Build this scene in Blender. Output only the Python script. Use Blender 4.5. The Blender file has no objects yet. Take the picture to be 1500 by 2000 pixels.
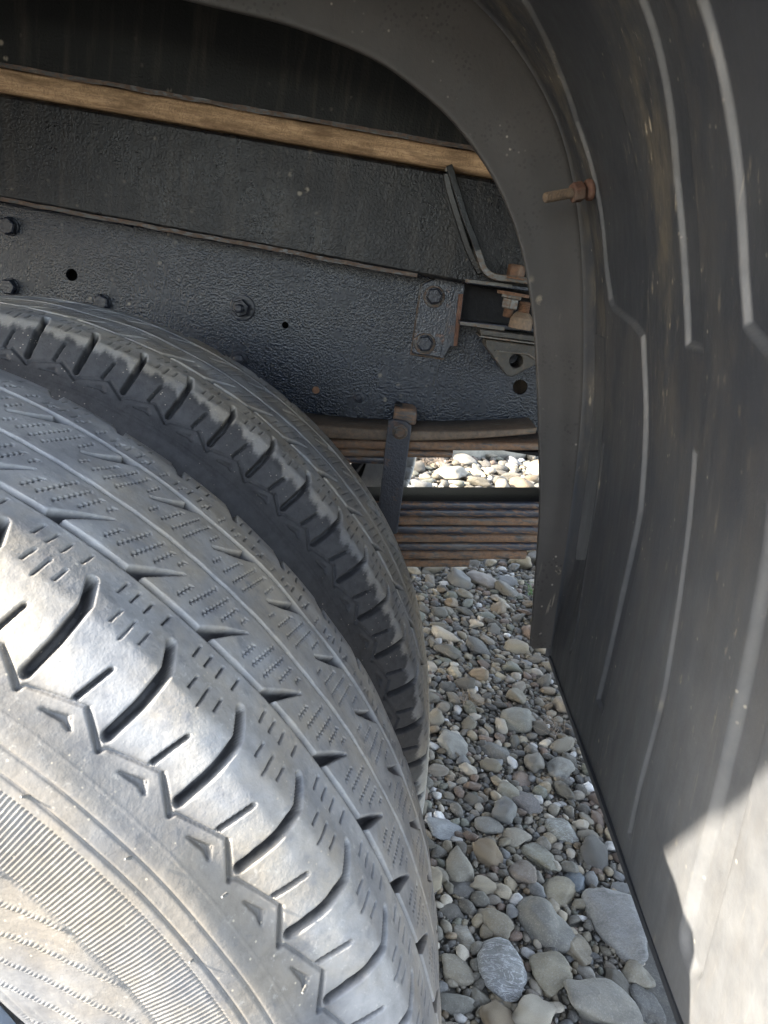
import bpy, bmesh, math, random
import numpy as np
from mathutils import Vector, Matrix, noise
from mathutils.geometry import delaunay_2d_cdt

scn = bpy.context.scene
COL = scn.collection
random.seed(7)
RNG = np.random.default_rng(7)
AX = 0.375                                   # axle height over the ground

# ------------------------------------------------------------------ camera
FPX, YAW, PITCH, ROLL = 1446.96, 0.014768, 0.310508, 0.170889
CAM = Vector((0.29526, -0.31550, 0.45423 + AX))
_w = Vector((math.sin(YAW) * math.cos(PITCH), math.cos(YAW) * math.cos(PITCH), -math.sin(PITCH)))
_r = Vector((math.cos(YAW), -math.sin(YAW), 0)); _d = _w.cross(_r)
CR = _r * math.cos(ROLL) - _d * math.sin(ROLL)
CD = _r * math.sin(ROLL) + _d * math.cos(ROLL)
cd = bpy.data.cameras.new("camera"); cam = bpy.data.objects.new("camera", cd); COL.objects.link(cam)
cd.sensor_fit = 'VERTICAL'; cd.sensor_height = 36.0; cd.lens = FPX / 2000 * 36
cd.clip_start = 0.02; cd.clip_end = 400
cd.dof.use_dof = True; cd.dof.focus_distance = 0.72; cd.dof.aperture_fstop = 45
cam.matrix_world = Matrix(((CR.x, -CD.x, -_w.x, CAM.x), (CR.y, -CD.y, -_w.y, CAM.y), (CR.z, -CD.z, -_w.z, CAM.z), (0, 0, 0, 1)))
scn.camera = cam
scn.render.resolution_x, scn.render.resolution_y = 768, 1024

# ------------------------------------------------------------------ light
SUN = Vector((-1.0, -0.345, 0.58)).normalized()
elev = math.asin(SUN.z)
world = bpy.data.worlds.new("World"); scn.world = world; world.use_nodes = True
wn = world.node_tree.nodes; wl = world.node_tree.links
sky = wn.new("ShaderNodeTexSky"); sky.sky_type = 'NISHITA'; sky.sun_disc = False
sky.sun_elevation = elev; sky.sun_rotation = math.atan2(SUN.x, SUN.y)
hz = wn.new("ShaderNodeHueSaturation"); hz.inputs['Saturation'].default_value = .62        # thin haze pales the blue
wl.new(sky.outputs[0], hz.inputs['Color']); wl.new(hz.outputs[0], wn["Background"].inputs[0]); wn["Background"].inputs[1].default_value = 0.15
sd = bpy.data.lights.new("sun", 'SUN'); sun = bpy.data.objects.new("sun", sd); COL.objects.link(sun)
sd.energy = 3.4; sd.angle = math.radians(0.55); sd.color = (1.0, 0.92, 0.80)
sun.rotation_euler = SUN.to_track_quat('Z', 'Y').to_euler()
scn.view_settings.view_transform = 'Standard'; scn.view_settings.look = 'None'
scn.view_settings.exposure = 3.0; scn.view_settings.gamma = 1.0
try: scn.view_settings.use_curve_mapping = False
except Exception: pass

# ------------------------------------------------------------------ material helpers
class NT:
    def __init__(s, name):
        s.m = bpy.data.materials.new(name); s.m.use_nodes = True
        s.t = s.m.node_tree; s.n = s.t.nodes; s.b = s.n["Principled BSDF"]
        s.tc = s.n.new("ShaderNodeTexCoord")
    def link(s, a, b): s.t.links.new(a, b)
    def put(s, sock, v):
        if hasattr(v, 'is_linked') or isinstance(v, bpy.types.NodeSocket): s.link(v, sock)
        elif isinstance(v, (tuple, list)): sock.default_value = tuple(v) + (1,) if len(v) == 3 and sock.type == 'RGBA' else v
        else: sock.default_value = v
    def co(s, scale=(1, 1, 1), kind='Object'):
        mp = s.n.new("ShaderNodeMapping"); mp.inputs['Scale'].default_value = scale
        s.link(s.tc.outputs[kind], mp.inputs[0]); return mp.outputs[0]
    def noise(s, scale, detail=4, rough=.55, co=None, dist=0):
        n = s.n.new("ShaderNodeTexNoise"); n.inputs['Scale'].default_value = scale
        n.inputs['Detail'].default_value = detail; n.inputs['Roughness'].default_value = rough; n.inputs['Distortion'].default_value = dist
        s.link(co if co is not None else s.tc.outputs['Object'], n.inputs['Vector']); return n.outputs[0]
    def voro(s, scale, feat='F1', co=None, out=0):
        n = s.n.new("ShaderNodeTexVoronoi"); n.feature = feat; n.inputs['Scale'].default_value = scale
        s.link(co if co is not None else s.tc.outputs['Object'], n.inputs['Vector']); return n.outputs[out]
    def ramp(s, f, stops, interp='LINEAR'):
        n = s.n.new("ShaderNodeValToRGB"); n.color_ramp.interpolation = interp
        e = n.color_ramp.elements
        while len(e) < len(stops): e.new(.5)
        for k, (p, c) in enumerate(stops):
            e[k].position = p; e[k].color = (c, c, c, 1) if not isinstance(c, (tuple, list)) else tuple(c) + (1,)
        s.link(f, n.inputs[0]); return n.outputs[0]
    def mix(s, f, a, b, mode='MIX'):
        n = s.n.new("ShaderNodeMix"); n.data_type = 'RGBA'; n.blend_type = mode
        s.put(n.inputs[0], f); s.put(n.inputs[6], a); s.put(n.inputs[7], b); return n.outputs[2]
    def math(s, op, a, b=0.0, c=None):
        n = s.n.new("ShaderNodeMath"); n.operation = op
        s.put(n.inputs[0], a); s.put(n.inputs[1], b)
        if c is not None: s.put(n.inputs[2], c)
        return n.outputs[0]
    def attr(s, name, out=2):
        n = s.n.new("ShaderNodeAttribute"); n.attribute_name = name; return n.outputs[out]
    def bump(s, h, strength=.5, dist=.001, prev=None):
        n = s.n.new("ShaderNodeBump"); n.inputs['Strength'].default_value = strength; n.inputs['Distance'].default_value = dist
        s.link(h, n.inputs['Height'])
        if prev is not None: s.link(prev, n.inputs['Normal'])
        return n.outputs[0]
    def done(s, col, rough=.5, normal=None, metal=0., spec=.5):
        s.put(s.b.inputs['Base Color'], col); s.put(s.b.inputs['Roughness'], rough); s.put(s.b.inputs['Metallic'], metal)
        s.put(s.b.inputs['Specular IOR Level'], spec)
        if normal is not None: s.link(normal, s.b.inputs['Normal'])
        return s.m

def mat_rubber(dusty):
    k = NT("rubber_dusty" if dusty else "rubber_black")
    dust_shade = k.attr("dust_shade"); pit = k.attr("pit")
    n1 = k.noise(34, 6, .66); n2 = k.noise(170, 4, .68); n3 = k.noise(13, 5, .62); n4 = k.noise(75, 5, .7)
    clean = k.mix(k.ramp(n2, [(.3, 0.), (.75, 1.)]), (.030, .030, .033), (.052, .052, .055))
    dst = k.mix(k.ramp(n1, [(.34, 0.), (.66, 1.)]), (.225, .230, .242), (.355, .352, .345))
    dst = k.mix(k.ramp(n3, [(.44, 0.), (.62, .85)]), dst, (.36, .315, .25))
    dst = k.mix(k.ramp(n4, [(.56, 0.), (.70, .65)]), dst, (.17, .175, .19))
    f = k.math('MULTIPLY', dust_shade, k.ramp(n2, [(.22, .76), (.55, 1.)]))
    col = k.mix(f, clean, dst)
    scuff = k.math('MULTIPLY', k.ramp(k.noise(320, 3, .7), [(.60, 0.), (.70, 1.)]), k.ramp(n1, [(.45, .1), (.6, .6)]))
    col = k.mix(k.math('MULTIPLY', scuff, dust_shade), col, (.46, .445, .41))
    grit = k.math('MULTIPLY', k.ramp(k.voro(240), [(.0, 1.), (.08, 1.), (.13, 0.)]), k.ramp(n3, [(.46, 0.), (.56, 1.)]))
    col = k.mix(k.math('MULTIPLY', grit, .7), col, (.42, .37, .29))
    col = k.mix(pit, col, (.05, .048, .047))
    rough = k.ramp(n1, [(.3, .48), (.7, .74)])
    b = k.bump(n2, .45, .0007); b = k.bump(n4, .3, .0012, b); b = k.bump(k.noise(900, 2, .5), .3, .0002, b)
    return k.done(col, rough, b, 0, .22)

def mat_paint(name, c0, c1, rough, peel, rust=.0, dirt=.0, spec=.3):
    k = NT(name)
    v = k.noise(400, 1.5, .5); v2 = k.noise(820, 2, .5); big = k.noise(7, 4, .6)
    col = k.mix(k.ramp(big, [(.3, 0.), (.7, 1.)]), c0, c1)
    if dirt:
        drip = k.noise(6, 4, .65, k.co((14, 3, 1.2)))
        col = k.mix(k.math('MULTIPLY', k.ramp(drip, [(.5, 0.), (.72, 1.)]), dirt), col, (.065, .055, .042))
        speck = k.math('MULTIPLY', k.ramp(k.voro(58), [(.0, 1.), (.10, 1.), (.2, 0.)]), k.math('MULTIPLY', k.ramp(k.noise(7, 3, .6), [(.50, 0.), (.60, 1.)]), k.ramp(k.noise(90, 3, .6), [(.46, 0.), (.6, 1.)])))
        col = k.mix(speck, col, (.16, .14, .11))
    if rust > .0:
        rn = k.ramp(k.noise(46, 6, .7), [(.60 - rust * .2, 0.), (.72 - rust * .2, 1.)])
        col = k.mix(rn, col, (.115, .052, .024))
    b = k.bump(v, peel, .0016); b = k.bump(v2, peel * .8, .0008, b)
    r = k.ramp(k.noise(18, 4, .6), [(.3, rough - .07), (.75, rough + .12)])
    return k.done(col, r, b, 0, spec)

def mat_rust(name, amount, dark=(.022, .022, .026), lite=(.12, .062, .032), stretch=(3, 8, 8)):
    k = NT(name)
    n = k.noise(30, 6, .72, k.co(stretch)); n2 = k.noise(200, 4, .7)
    f = k.ramp(n, [(.66 - amount * .36, 0.), (.76 - amount * .36, 1.)])
    rc = k.mix(k.ramp(n2, [(.35, 0.), (.7, 1.)]), lite, (lite[0] * .45, lite[1] * .5, lite[2] * .6))
    rc = k.mix(k.ramp(k.noise(70, 3, .6), [(.55, 0.), (.75, .8)]), rc, (.13, .10, .075))
    col = k.mix(f, dark, rc)
    if 'leaf' in name and 'black' not in name: col = k.mix(k.ramp(k.noise(11, 5, .7, k.co((1.5, 6, 6))), [(.52, 0.), (.68, .5)]), col, (.10, .09, .075))
    b = k.bump(n2, .6, .0009); b = k.bump(k.noise(600, 2), .3, .0003, b)
    r = k.ramp(f, [(0., .3), (1., .8)]) if 'black' not in name else .62
    return k.done(col, r, b, 0, .5 if 'black' not in name else .15)

def mat_wood():
    k = NT("weathered_wood")
    g = k.noise(26, 6, .65, k.co((1.0, 9, 9)), .6); g2 = k.noise(60, 5, .7, k.co((.7, 14, 14)), .4)
    col = k.mix(k.ramp(g, [(.3, 0.), (.7, 1.)]), (.29, .18, .098), (.50, .335, .195))
    col = k.mix(k.ramp(g2, [(.50, 0.), (.70, .65)]), col, (.20, .13, .08))
    crk = k.ramp(k.noise(75, 6, .75, k.co((1, 1, 1)), 1.6), [(.48, 0.), (.505, .7), (.53, 0.)])
    col = k.mix(crk, col, (.07, .045, .03))
    b = k.bump(g2, .7, .0015); b = k.bump(crk, -.4, .001, b)
    stn = k.ramp(k.noise(14, 5, .65, k.co((1, 5, 5))), [(.46, 0.), (.64, .8)])
    col = k.mix(stn, col, (.14, .088, .05))
    return k.done(col, .85, b, 0, .2)

def mat_plastic(name, base, dustc, rough, amount, black=False):
    k = NT(name)
    st = k.noise(70, 5, .7, k.co((1, 1.0, .16))); cloud = k.noise(12, 5, .65); fine = k.noise(320, 3, .7); msk = k.noise(8, 4, .6)
    mud = k.attr("mud"); edge = k.attr("edge"); low = k.attr("dust_sun_patch")
    wear_glint = k.ramp(k.noise(55, 4, .7), [(.3, .25), (.62, 1.)])
    col = k.mix(k.math('MULTIPLY', k.ramp(st, [(.42, 0.), (.72, 1.)]), amount * .45), base, dustc)
    col = k.mix(k.math('MULTIPLY', k.ramp(cloud, [(.44, 0.), (.68, 1.)]), amount * .8), col, dustc)
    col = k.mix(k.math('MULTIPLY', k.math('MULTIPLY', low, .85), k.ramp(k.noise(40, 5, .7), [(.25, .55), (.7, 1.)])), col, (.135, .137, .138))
    col = k.mix(k.math('MULTIPLY', mud, k.ramp(k.noise(38, 5, .72, k.co((1, 1.3, .5))), [(.42, 0.), (.66, .75)])), col, (.105, .088, .064))
    m1 = k.math('MAXIMUM', k.math('MULTIPLY', k.ramp(msk, [(.52, 0.), (.64, 1.)]), .7), mud)
    flake = k.math('MULTIPLY', k.ramp(k.voro(60, co=k.co((1, 2.0, .7))), [(.0, 1.), (.13, 1.), (.24, 0.)]), m1)
    flake = k.math('MULTIPLY', flake, k.ramp(k.noise(52, 4, .7), [(.52, 0.), (.60, 1.)]))
    col = k.mix(flake, col, (.30, .255, .185))
    speck = k.math('MULTIPLY', k.ramp(k.voro(105), [(.0, 1.), (.06, 1.), (.15, 0.)]), k.ramp(k.noise(24, 3, .6), [(.56, 0.), (.66, .8)]))
    col = k.mix(speck, col, (.30, .275, .225))
    scr = k.math('MULTIPLY', k.ramp(k.noise(150, 3, .6, k.co((1, 1.6, .11))), [(.64, 0.), (.70, 1.)]), m1)
    col = k.mix(k.math('MULTIPLY', scr, .6), col, (.28, .24, .18))
    col = k.mix(k.math('MULTIPLY', k.math('MULTIPLY', edge, wear_glint), .22), col, (.15, .15, .145))  # panel edges: highlight lines painted in together with dusty wear
    if black:
        bz = k.math('MULTIPLY', k.ramp(k.voro(230), [(.0, 1.), (.26, 1.), (.36, 0.)]), k.ramp(k.noise(15, 3, .6), [(.52, 0.), (.62, 1.)]))
        col = k.mix(k.math('MULTIPLY', bz, .8), col, (.02, .018, .017))
    b = k.bump(fine, .3, .0005); b = k.bump(st, .12, .0006, b)
    r = k.ramp(st, [(.3, rough - .06), (.7, rough + .14)])
    return k.done(col, r, b, 0, .4)

PALETTE = [(.135, .130, .122), (.21, .195, .165), (.075, .075, .078), (.26, .225, .165), (.155, .165, .180), (.10, .098, .09),
           (.20, .155, .105), (.33, .295, .235), (.085, .08, .072), (.165, .150, .118), (.46, .43, .38), (.155, .112, .092), (.14, .15, .13), (.12, .115, .105), (.23, .21, .185)]
PALETTE = [(.84 * p[0], .79 * p[1], .71 * p[2]) for p in PALETTE]
def mat_stone(name, color=None, veins=0., attr=False):
    k = NT(name)
    if attr:
        base = k.attr("tint", 0); co = None; val = None
    elif color: base = color; co = None
    else:
        oi = k.n.new("ShaderNodeObjectInfo")
        base = k.ramp(oi.outputs['Random'], [(i / len(PALETTE), c) for i, c in enumerate(PALETTE)], 'CONSTANT')
    sc = 1.0 if attr else 1.0
    n = k.noise(60, 5, .7); n2 = k.noise(380, 4, .75); n3 = k.noise(22, 4, .6, k.co((1, 2.2, 3)))
    col = k.mix(k.ramp(n, [(.35, 0.), (.75, .28)]), base, (.27, .24, .19))
    col = k.mix(k.ramp(n3, [(.45, 0.), (.68, .65)]), col, k.mix(.55, base, (.045, .043, .04)))
    col = k.mix(k.ramp(n2, [(.35, .0), (.52, .0), (.72, .45)]), col, (.34, .32, .28))
    col = k.mix(k.ramp(k.noise(700, 2, .6), [(.55, 0.), (.7, .4)]), col, (.05, .048, .045))
    if veins:
        vv = k.ramp(k.noise(30, 5, .7, k.co((1, 3, 2)), 1.4), [(.47, 0.), (.5, 1.), (.53, 0.)])
        col = k.mix(k.math('MULTIPLY', vv, veins), col, (.42, .42, .42))
    b = k.bump(n2, .5, .0009); b = k.bump(n, .5, .003, b); b = k.bump(n3, .35, .003, b)
    return k.done(col, k.ramp(n, [(.3, .62), (.7, .88)]), b, 0, .3)

M = dict(
    tyre=mat_rubber(True), tyre_in=mat_rubber(False),
    rail=mat_paint("navy_black_paint", (.003, .0055, .011), (.0065, .010, .019), .22, .60, .0, .04, .38),
    beam=mat_paint("black_beam_paint", (.005, .005, .0055), (.008, .008, .009), .30, .5, .0, .25, .25),
    upper=mat_paint("dull_black_paint", (.007, .0075, .0075), (.011, .0115, .011), .5, .35, .0, .30, .14),
    bolt=mat_paint("bolt_paint", (.010, .011, .017), (.018, .021, .030), .25, .35, 0),
    brkt=mat_paint("bracket_paint", (.011, .014, .021), (.020, .024, .034), .24, .6, .04, .0, .45),
    rustedge=mat_rust("rusty_edge", .62, (.012, .011, .010), (.075, .042, .024), (4, 9, 9)),
    leafdark=mat_rust("leaf_steel_dark", .46, (.022, .025, .036), (.16, .088, .048), (2.2, 8, 8)),
    leafrust=mat_rust("leaf_steel_rusty", .74, (.032, .030, .030), (.165, .090, .048), (2.2, 8, 8)),
    leafbrown=mat_rust("leaf_steel_brown", .95, (.04, .034, .028), (.115, .078, .050), (1.5, 10, 10)),
    leafblack=mat_rust("leaf_steel_black", .02, (.006, .006, .007), (.05, .035, .025), (2, 6, 6)),
    tar=mat_paint('black_underseal', (.003, .003, .003), (.005, .005, .005), .3, .12, .02, .0, .3),
    clip=mat_paint("clip_paint", (.016, .018, .024), (.030, .032, .040), .42, .6, .06),
    rust=mat_rust("orange_rust", 1.3, (.040, .027, .020), (.125, .060, .029), (14, 14, 14)),
    darkrust=mat_rust('dark_red_rust', 1.2, (.03, .018, .014), (.105, .046, .026), (14, 14, 14)),
    rustpale=mat_rust("pale_rust", 1.0, (.055, .038, .026), (.15, .10, .062), (14, 14, 14)),
    steel=mat_rust("worn_steel", .50, (.055, .053, .048), (.095, .058, .034), (5, 9, 9)),
    rubbermount=mat_rust("mount_rubber", .6, (.014, .013, .012), (.040, .034, .026), (9, 9, 9)),
    wood=mat_wood(),
    guard=mat_plastic("guard_plastic", (.025, .027, .032), (.060, .060, .060), .48, .34),
    flange=mat_plastic("flange_plastic", (.034, .031, .029), (.064, .055, .050), .5, .5, True),
    rim=mat_paint("rim_paint", (.30, .34, .40), (.36, .40, .46), .4, .15, 0),
    ground=mat_stone("gravel_bed", (.10, .094, .082)),
    pebbles=mat_stone("pebble_mix", None, 0, True),
    stone=mat_stone("river_stone"), hair=mat_stone('dusty_rubber', (.17, .17, .165)),
    twig=mat_rust("dry_twig", 1.2, (.09, .065, .045), (.22, .165, .115), (5, 5, 30)),
    leaf=mat_rust("green_leaf", .0, (.06, .12, .03), (.1, .12, .05)),
)

# ------------------------------------------------------------------ geometry helpers
def at(px, py, Y):
    """a photograph pixel to the point it shows on the vertical plane y = Y"""
    D = CR * ((px - 750) / FPX) + CD * ((py - 1000) / FPX) + _w
    return CAM + D * ((Y - CAM.y) / D.y)
def floor_at(px, py, z=0.0):
    D = CR * ((px - 750) / FPX) + CD * ((py - 1000) / FPX) + _w
    return CAM + D * ((z - CAM.z) / D.z)

def empty(name, loc=(0, 0, 0), parent=None):
    o = bpy.data.objects.new(name, None); COL.objects.link(o); o.location = loc; o.empty_display_size = .1
    if parent: o.parent = parent
    return o
def tag(o, label=None, cat=None, group=None, kind=None):
    for k, v in (('label', label), ('category', cat), ('group', group), ('kind', kind)):
        if v: o[k] = v
    return o
def link_mesh(name, me, mat, parent=None, smooth=True, angle=None):
    if mat: me.materials.append(mat)
    if smooth:
        me.polygons.foreach_set('use_smooth', np.ones(len(me.polygons), bool))
        if angle: me.set_sharp_from_angle(angle=math.radians(angle))
    o = bpy.data.objects.new(name, me); COL.objects.link(o)
    if parent: o.parent = parent
    return o
def np_mesh(name, V, quads):
    me = bpy.data.meshes.new(name); k = quads.shape[1]
    me.vertices.add(len(V)); me.vertices.foreach_set('co', np.ascontiguousarray(V, np.float32).ravel())
    me.loops.add(quads.size); me.loops.foreach_set('vertex_index', np.ascontiguousarray(quads, np.int32).ravel())
    me.polygons.add(len(quads)); me.polygons.foreach_set('loop_start', np.arange(0, quads.size, k, dtype=np.int32))
    me.update(calc_edges=True); return me
def fattr(me, name, vals):
    a = me.attributes.new(name, 'FLOAT', 'POINT'); a.data.foreach_set('value', np.ascontiguousarray(vals, np.float32).ravel())
def grid_quads(nr, nc, wrap=False):
    a = np.arange(nr * nc).reshape(nr, nc)
    if wrap: a = np.concatenate([a, a[:, :1]], 1)
    return np.stack([a[:-1, :-1], a[:-1, 1:], a[1:, 1:], a[1:, :-1]], -1).reshape(-1, 4)
def bm_obj(name, bm, mat, parent=None, bevel=0.0, seg=2, smooth=True, angle=35):
    bmesh.ops.recalc_face_normals(bm, faces=bm.faces)
    me = bpy.data.meshes.new(name); bm.to_mesh(me); bm.free()
    o = link_mesh(name, me, mat, parent, smooth, angle)
    if bevel:
        m = o.modifiers.new('bevel', 'BEVEL'); m.width = bevel; m.segments = seg; m.limit_method = 'ANGLE'; m.angle_limit = math.radians(35)
        m.harden_normals = False
    return o
def add_prism(bm, pts, off):
    """closed outline pts (Vectors) swept by the vector off"""
    a = [bm.verts.new(p) for p in pts]; b = [bm.verts.new(p + off) for p in pts]; n = len(pts)
    bm.faces.new(a); bm.faces.new(b[::-1])
    for i in range(n): bm.faces.new((a[i], b[i], b[(i + 1) % n], a[(i + 1) % n]))
def add_box(bm, x0, x1, y0, y1, z0, z1):
    add_prism(bm, [Vector((x0, y0, z0)), Vector((x1, y0, z0)), Vector((x1, y0, z1)), Vector((x0, y0, z1))], Vector((0, y1 - y0, 0)))
def frame_of(ax):
    ax = ax.normalized(); u = ax.cross(Vector((0, 0, 1)))
    if u.length < .1: u = ax.cross(Vector((1, 0, 0)))
    u.normalize(); return u, ax.cross(u)
def add_turned(bm, c, ax, prof, n=24, rot=0.0, flat=None):
    """prof = [(distance along ax, radius)...]; closed ends"""
    u, v = frame_of(ax); ax = ax.normalized(); rings = []
    for d, r in prof:
        rings.append([bm.verts.new(c + ax * d + (u * math.cos(rot + 2 * math.pi * i / n) + v * math.sin(rot + 2 * math.pi * i / n)) * r) for i in range(n)])
    for a, b in zip(rings, rings[1:]):
        for i in range(n): bm.faces.new((a[i], a[(i + 1) % n], b[(i + 1) % n], b[i]))
    bm.faces.new(rings[0]); bm.faces.new(rings[-1][::-1])
def add_thread(bm, c, ax, length, r, pitch=.0014, n=18):
    prof = [(0, r)]; d = 0.0
    while d < length:
        prof += [(d + pitch * .35, r), (d + pitch * .7, r * .86)]; d += pitch
    prof += [(d, r * .9), (d + .0008, r * .7)]
    add_turned(bm, c, ax, prof, n)
def sweep(bm, path, sec, closed=True):
    """sec(i) -> list of (a, b) offsets; path of Vectors; frame keeps b along the given side"""
    rings = []
    for i, p in enumerate(path):
        t = (path[min(i + 1, len(path) - 1)] - path[max(i - 1, 0)]).normalized()
        side = Vector((0, 1, 0)); nrm = side.cross(t).normalized()
        side = t.cross(nrm)
        rings.append([bm.verts.new(p + nrm * a + side * b) for a, b in sec(i)])
    n = len(rings[0])
    for a, b in zip(rings, rings[1:]):
        for i in range(n if closed else n - 1): bm.faces.new((a[i], a[(i + 1) % n], b[(i + 1) % n], b[i]))
    if closed: bm.faces.new(rings[0]); bm.faces.new(rings[-1][::-1])
def plate(bm, outline, holes, y0, y1):
    """flat plate in xz with round holes (x, z, r), from y0 (front) to y1"""
    pts = [Vector(p) for p in outline]; loops = [list(range(len(pts)))]
    for (x, z, r) in holes:
        k = len(pts); pts += [Vector((x + r * math.cos(a), z + r * math.sin(a))) for a in np.linspace(0, 2 * math.pi, 28, endpoint=False)]
        loops.append(list(range(k, len(pts))))
    edges = [(l[i], l[(i + 1) % len(l)]) for l in loops for i in range(len(l))]
    V, E_, F, *_ = delaunay_2d_cdt(pts, edges, [], 0, 1e-7)
    def inside(c):
        ins = False; n = len(outline)
        for i in range(n):
            (xa, za), (xb, zb) = outline[i], outline[(i + 1) % n]
            if (za > c.y) != (zb > c.y) and c.x < (xb - xa) * (c.y - za) / (zb - za) + xa: ins = not ins
        return ins and all((c.x - x) ** 2 + (c.y - z) ** 2 > (r * .985) ** 2 for x, z, r in holes)
    tri = [f for f in F if inside((V[f[0]] + V[f[1]] + V[f[2]]) / 3)]
    fr = [bm.verts.new((v.x, y0, v.y)) for v in V]; bk = [bm.verts.new((v.x, y1, v.y)) for v in V]
    cnt = {}
    for f in tri:
        bm.faces.new([fr[i] for i in f]); bm.faces.new([bk[i] for i in reversed(f)])
        for i in range(3):
            e = (f[i], f[(i + 1) % 3]); cnt[e] = 1
    for (a, b) in list(cnt):
        if (b, a) not in cnt: bm.faces.new((fr[a], bk[a], bk[b], fr[b]))
def hex_head(bm, p, ax, af, h, washer=True, rot=0.0):
    if washer: add_turned(bm, p, ax, [(0, af * .60), (.0022, af * .60), (.0026, af * .57)], 28)
    r = af / math.sqrt(3)
    add_turned(bm, p + ax * .0024, ax, [(0, r), (h * .82, r), (h, r * .84)], 6, rot)

S = lambda e0, e1, x: (lambda t: t * t * (3 - 2 * t))(np.clip((x - e0) / (e1 - e0), 0, 1))
OUT = Vector((0, -1, 0))

# ------------------------------------------------------------------ ground and far bank (the setting)
def ground_h(x, y):
    return .010 * noise.noise(Vector((x * 1.3, y * 1.3, 3.1))) + .022 * max(0, y - 3) * 0
bm = bmesh.new()
xs = np.concatenate([[-120, -40, -15], np.arange(-6, 8.01, .25), [20, 50, 120]]); ys = np.concatenate([[-120, -40, -15], np.arange(-5, 9.01, .25), [20, 50, 120]])
gv = np.array([[x, y, ground_h(x, y) if abs(x) < 6.1 and -5.1 < y < 9.1 else 0] for y in ys for x in xs])
me = np_mesh("gravel_ground", gv, grid_quads(len(ys), len(xs)))
ground = link_mesh("gravel_ground", me, M['ground']); tag(ground, "bed of grey river stones and pebbles under the truck", None, None, 'structure')

# ------------------------------------------------------------------ the truck
truck = empty("truck")
tag(truck, "black painted truck with twin rear tyres, rusty leaf springs and ribbed black mudguard", "truck")

# --- tyres: one continuous body each; tread grooves, slots, sipes and sidewall ribs are relief in the surface
PY = [-.083, -.096, -.107, -.1135, -.1165, -.1170, -.1160, -.1138, -.1090, -.0990, -.0937, -.0875, -.080, -.070, -.042]
PR = [.208, .218, .238, .262, .285, .303, .320, .334, .3450, .3550, .3650, .3745, .3808, .3828, .3846]
PY = np.array(PY + [0] + [-y for y in PY[::-1]]); PR = np.array(PR + [.385] + PR[::-1])
SS = np.r_[0, np.cumsum(np.hypot(np.diff(PY), np.diff(PR)))]; SS = SS - SS[len(SS) // 2]
NP_ = 64; DTH = 2 * math.pi / NP_; PL = .385 * DTH
def smooth_profile(s):
    f = np.linspace(SS[0], SS[-1], 4001); y = np.interp(f, SS, PY); r = np.interp(f, SS, PR)
    w = np.hanning(61); w /= w.sum(); p = 30
    y2 = np.convolve(np.pad(y, p, 'reflect', reflect_type='odd'), w, 'valid'); r2 = np.convolve(np.pad(r, p, 'reflect', reflect_type='odd'), w, 'valid')
    return np.interp(s, f, y2), np.interp(s, f, r2)
def seg_dist(U, Sx, pts, ws):
    """distance minus local half width to a polyline of (u, s) points, wrapping in u"""
    best = np.full(U.shape, 9.)
    for sh in (-2, -1, 0, 1):
        for k in range(len(pts) - 1):
            (ua, sa), (ub, sb) = pts[k], pts[k + 1]
            ax, ay, bx, by = (ua + sh) * PL, sa, (ub + sh) * PL, sb
            px, py = U * PL - ax, Sx - ay; dx, dy = bx - ax, by - ay
            t = np.clip((px * dx + py * dy) / (dx * dx + dy * dy), 0, 1)
            d = np.hypot(px - t * dx, py - t * dy) - (ws[k] + (ws[k + 1] - ws[k]) * t)
            best = np.minimum(best, d)
    return best
def zig(p, q, per=.0034, amp=.0007):
    (ua, sa), (ub, sb) = p, q; L = math.hypot((ub - ua) * PL, sb - sa); n = max(2, int(round(L / per * 2)))
    dx, dy = (ub - ua) * PL / L, (sb - sa) / L
    return [(ua + (ub - ua) * i / n - dy * amp * (1 if i % 2 else -1) / PL, sa + (sb - sa) * i / n + dx * amp * (1 if i % 2 else -1)) for i in range(n + 1)]
def cut(d, depth, e=.0007): return depth * S(e, -e, d)
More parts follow.
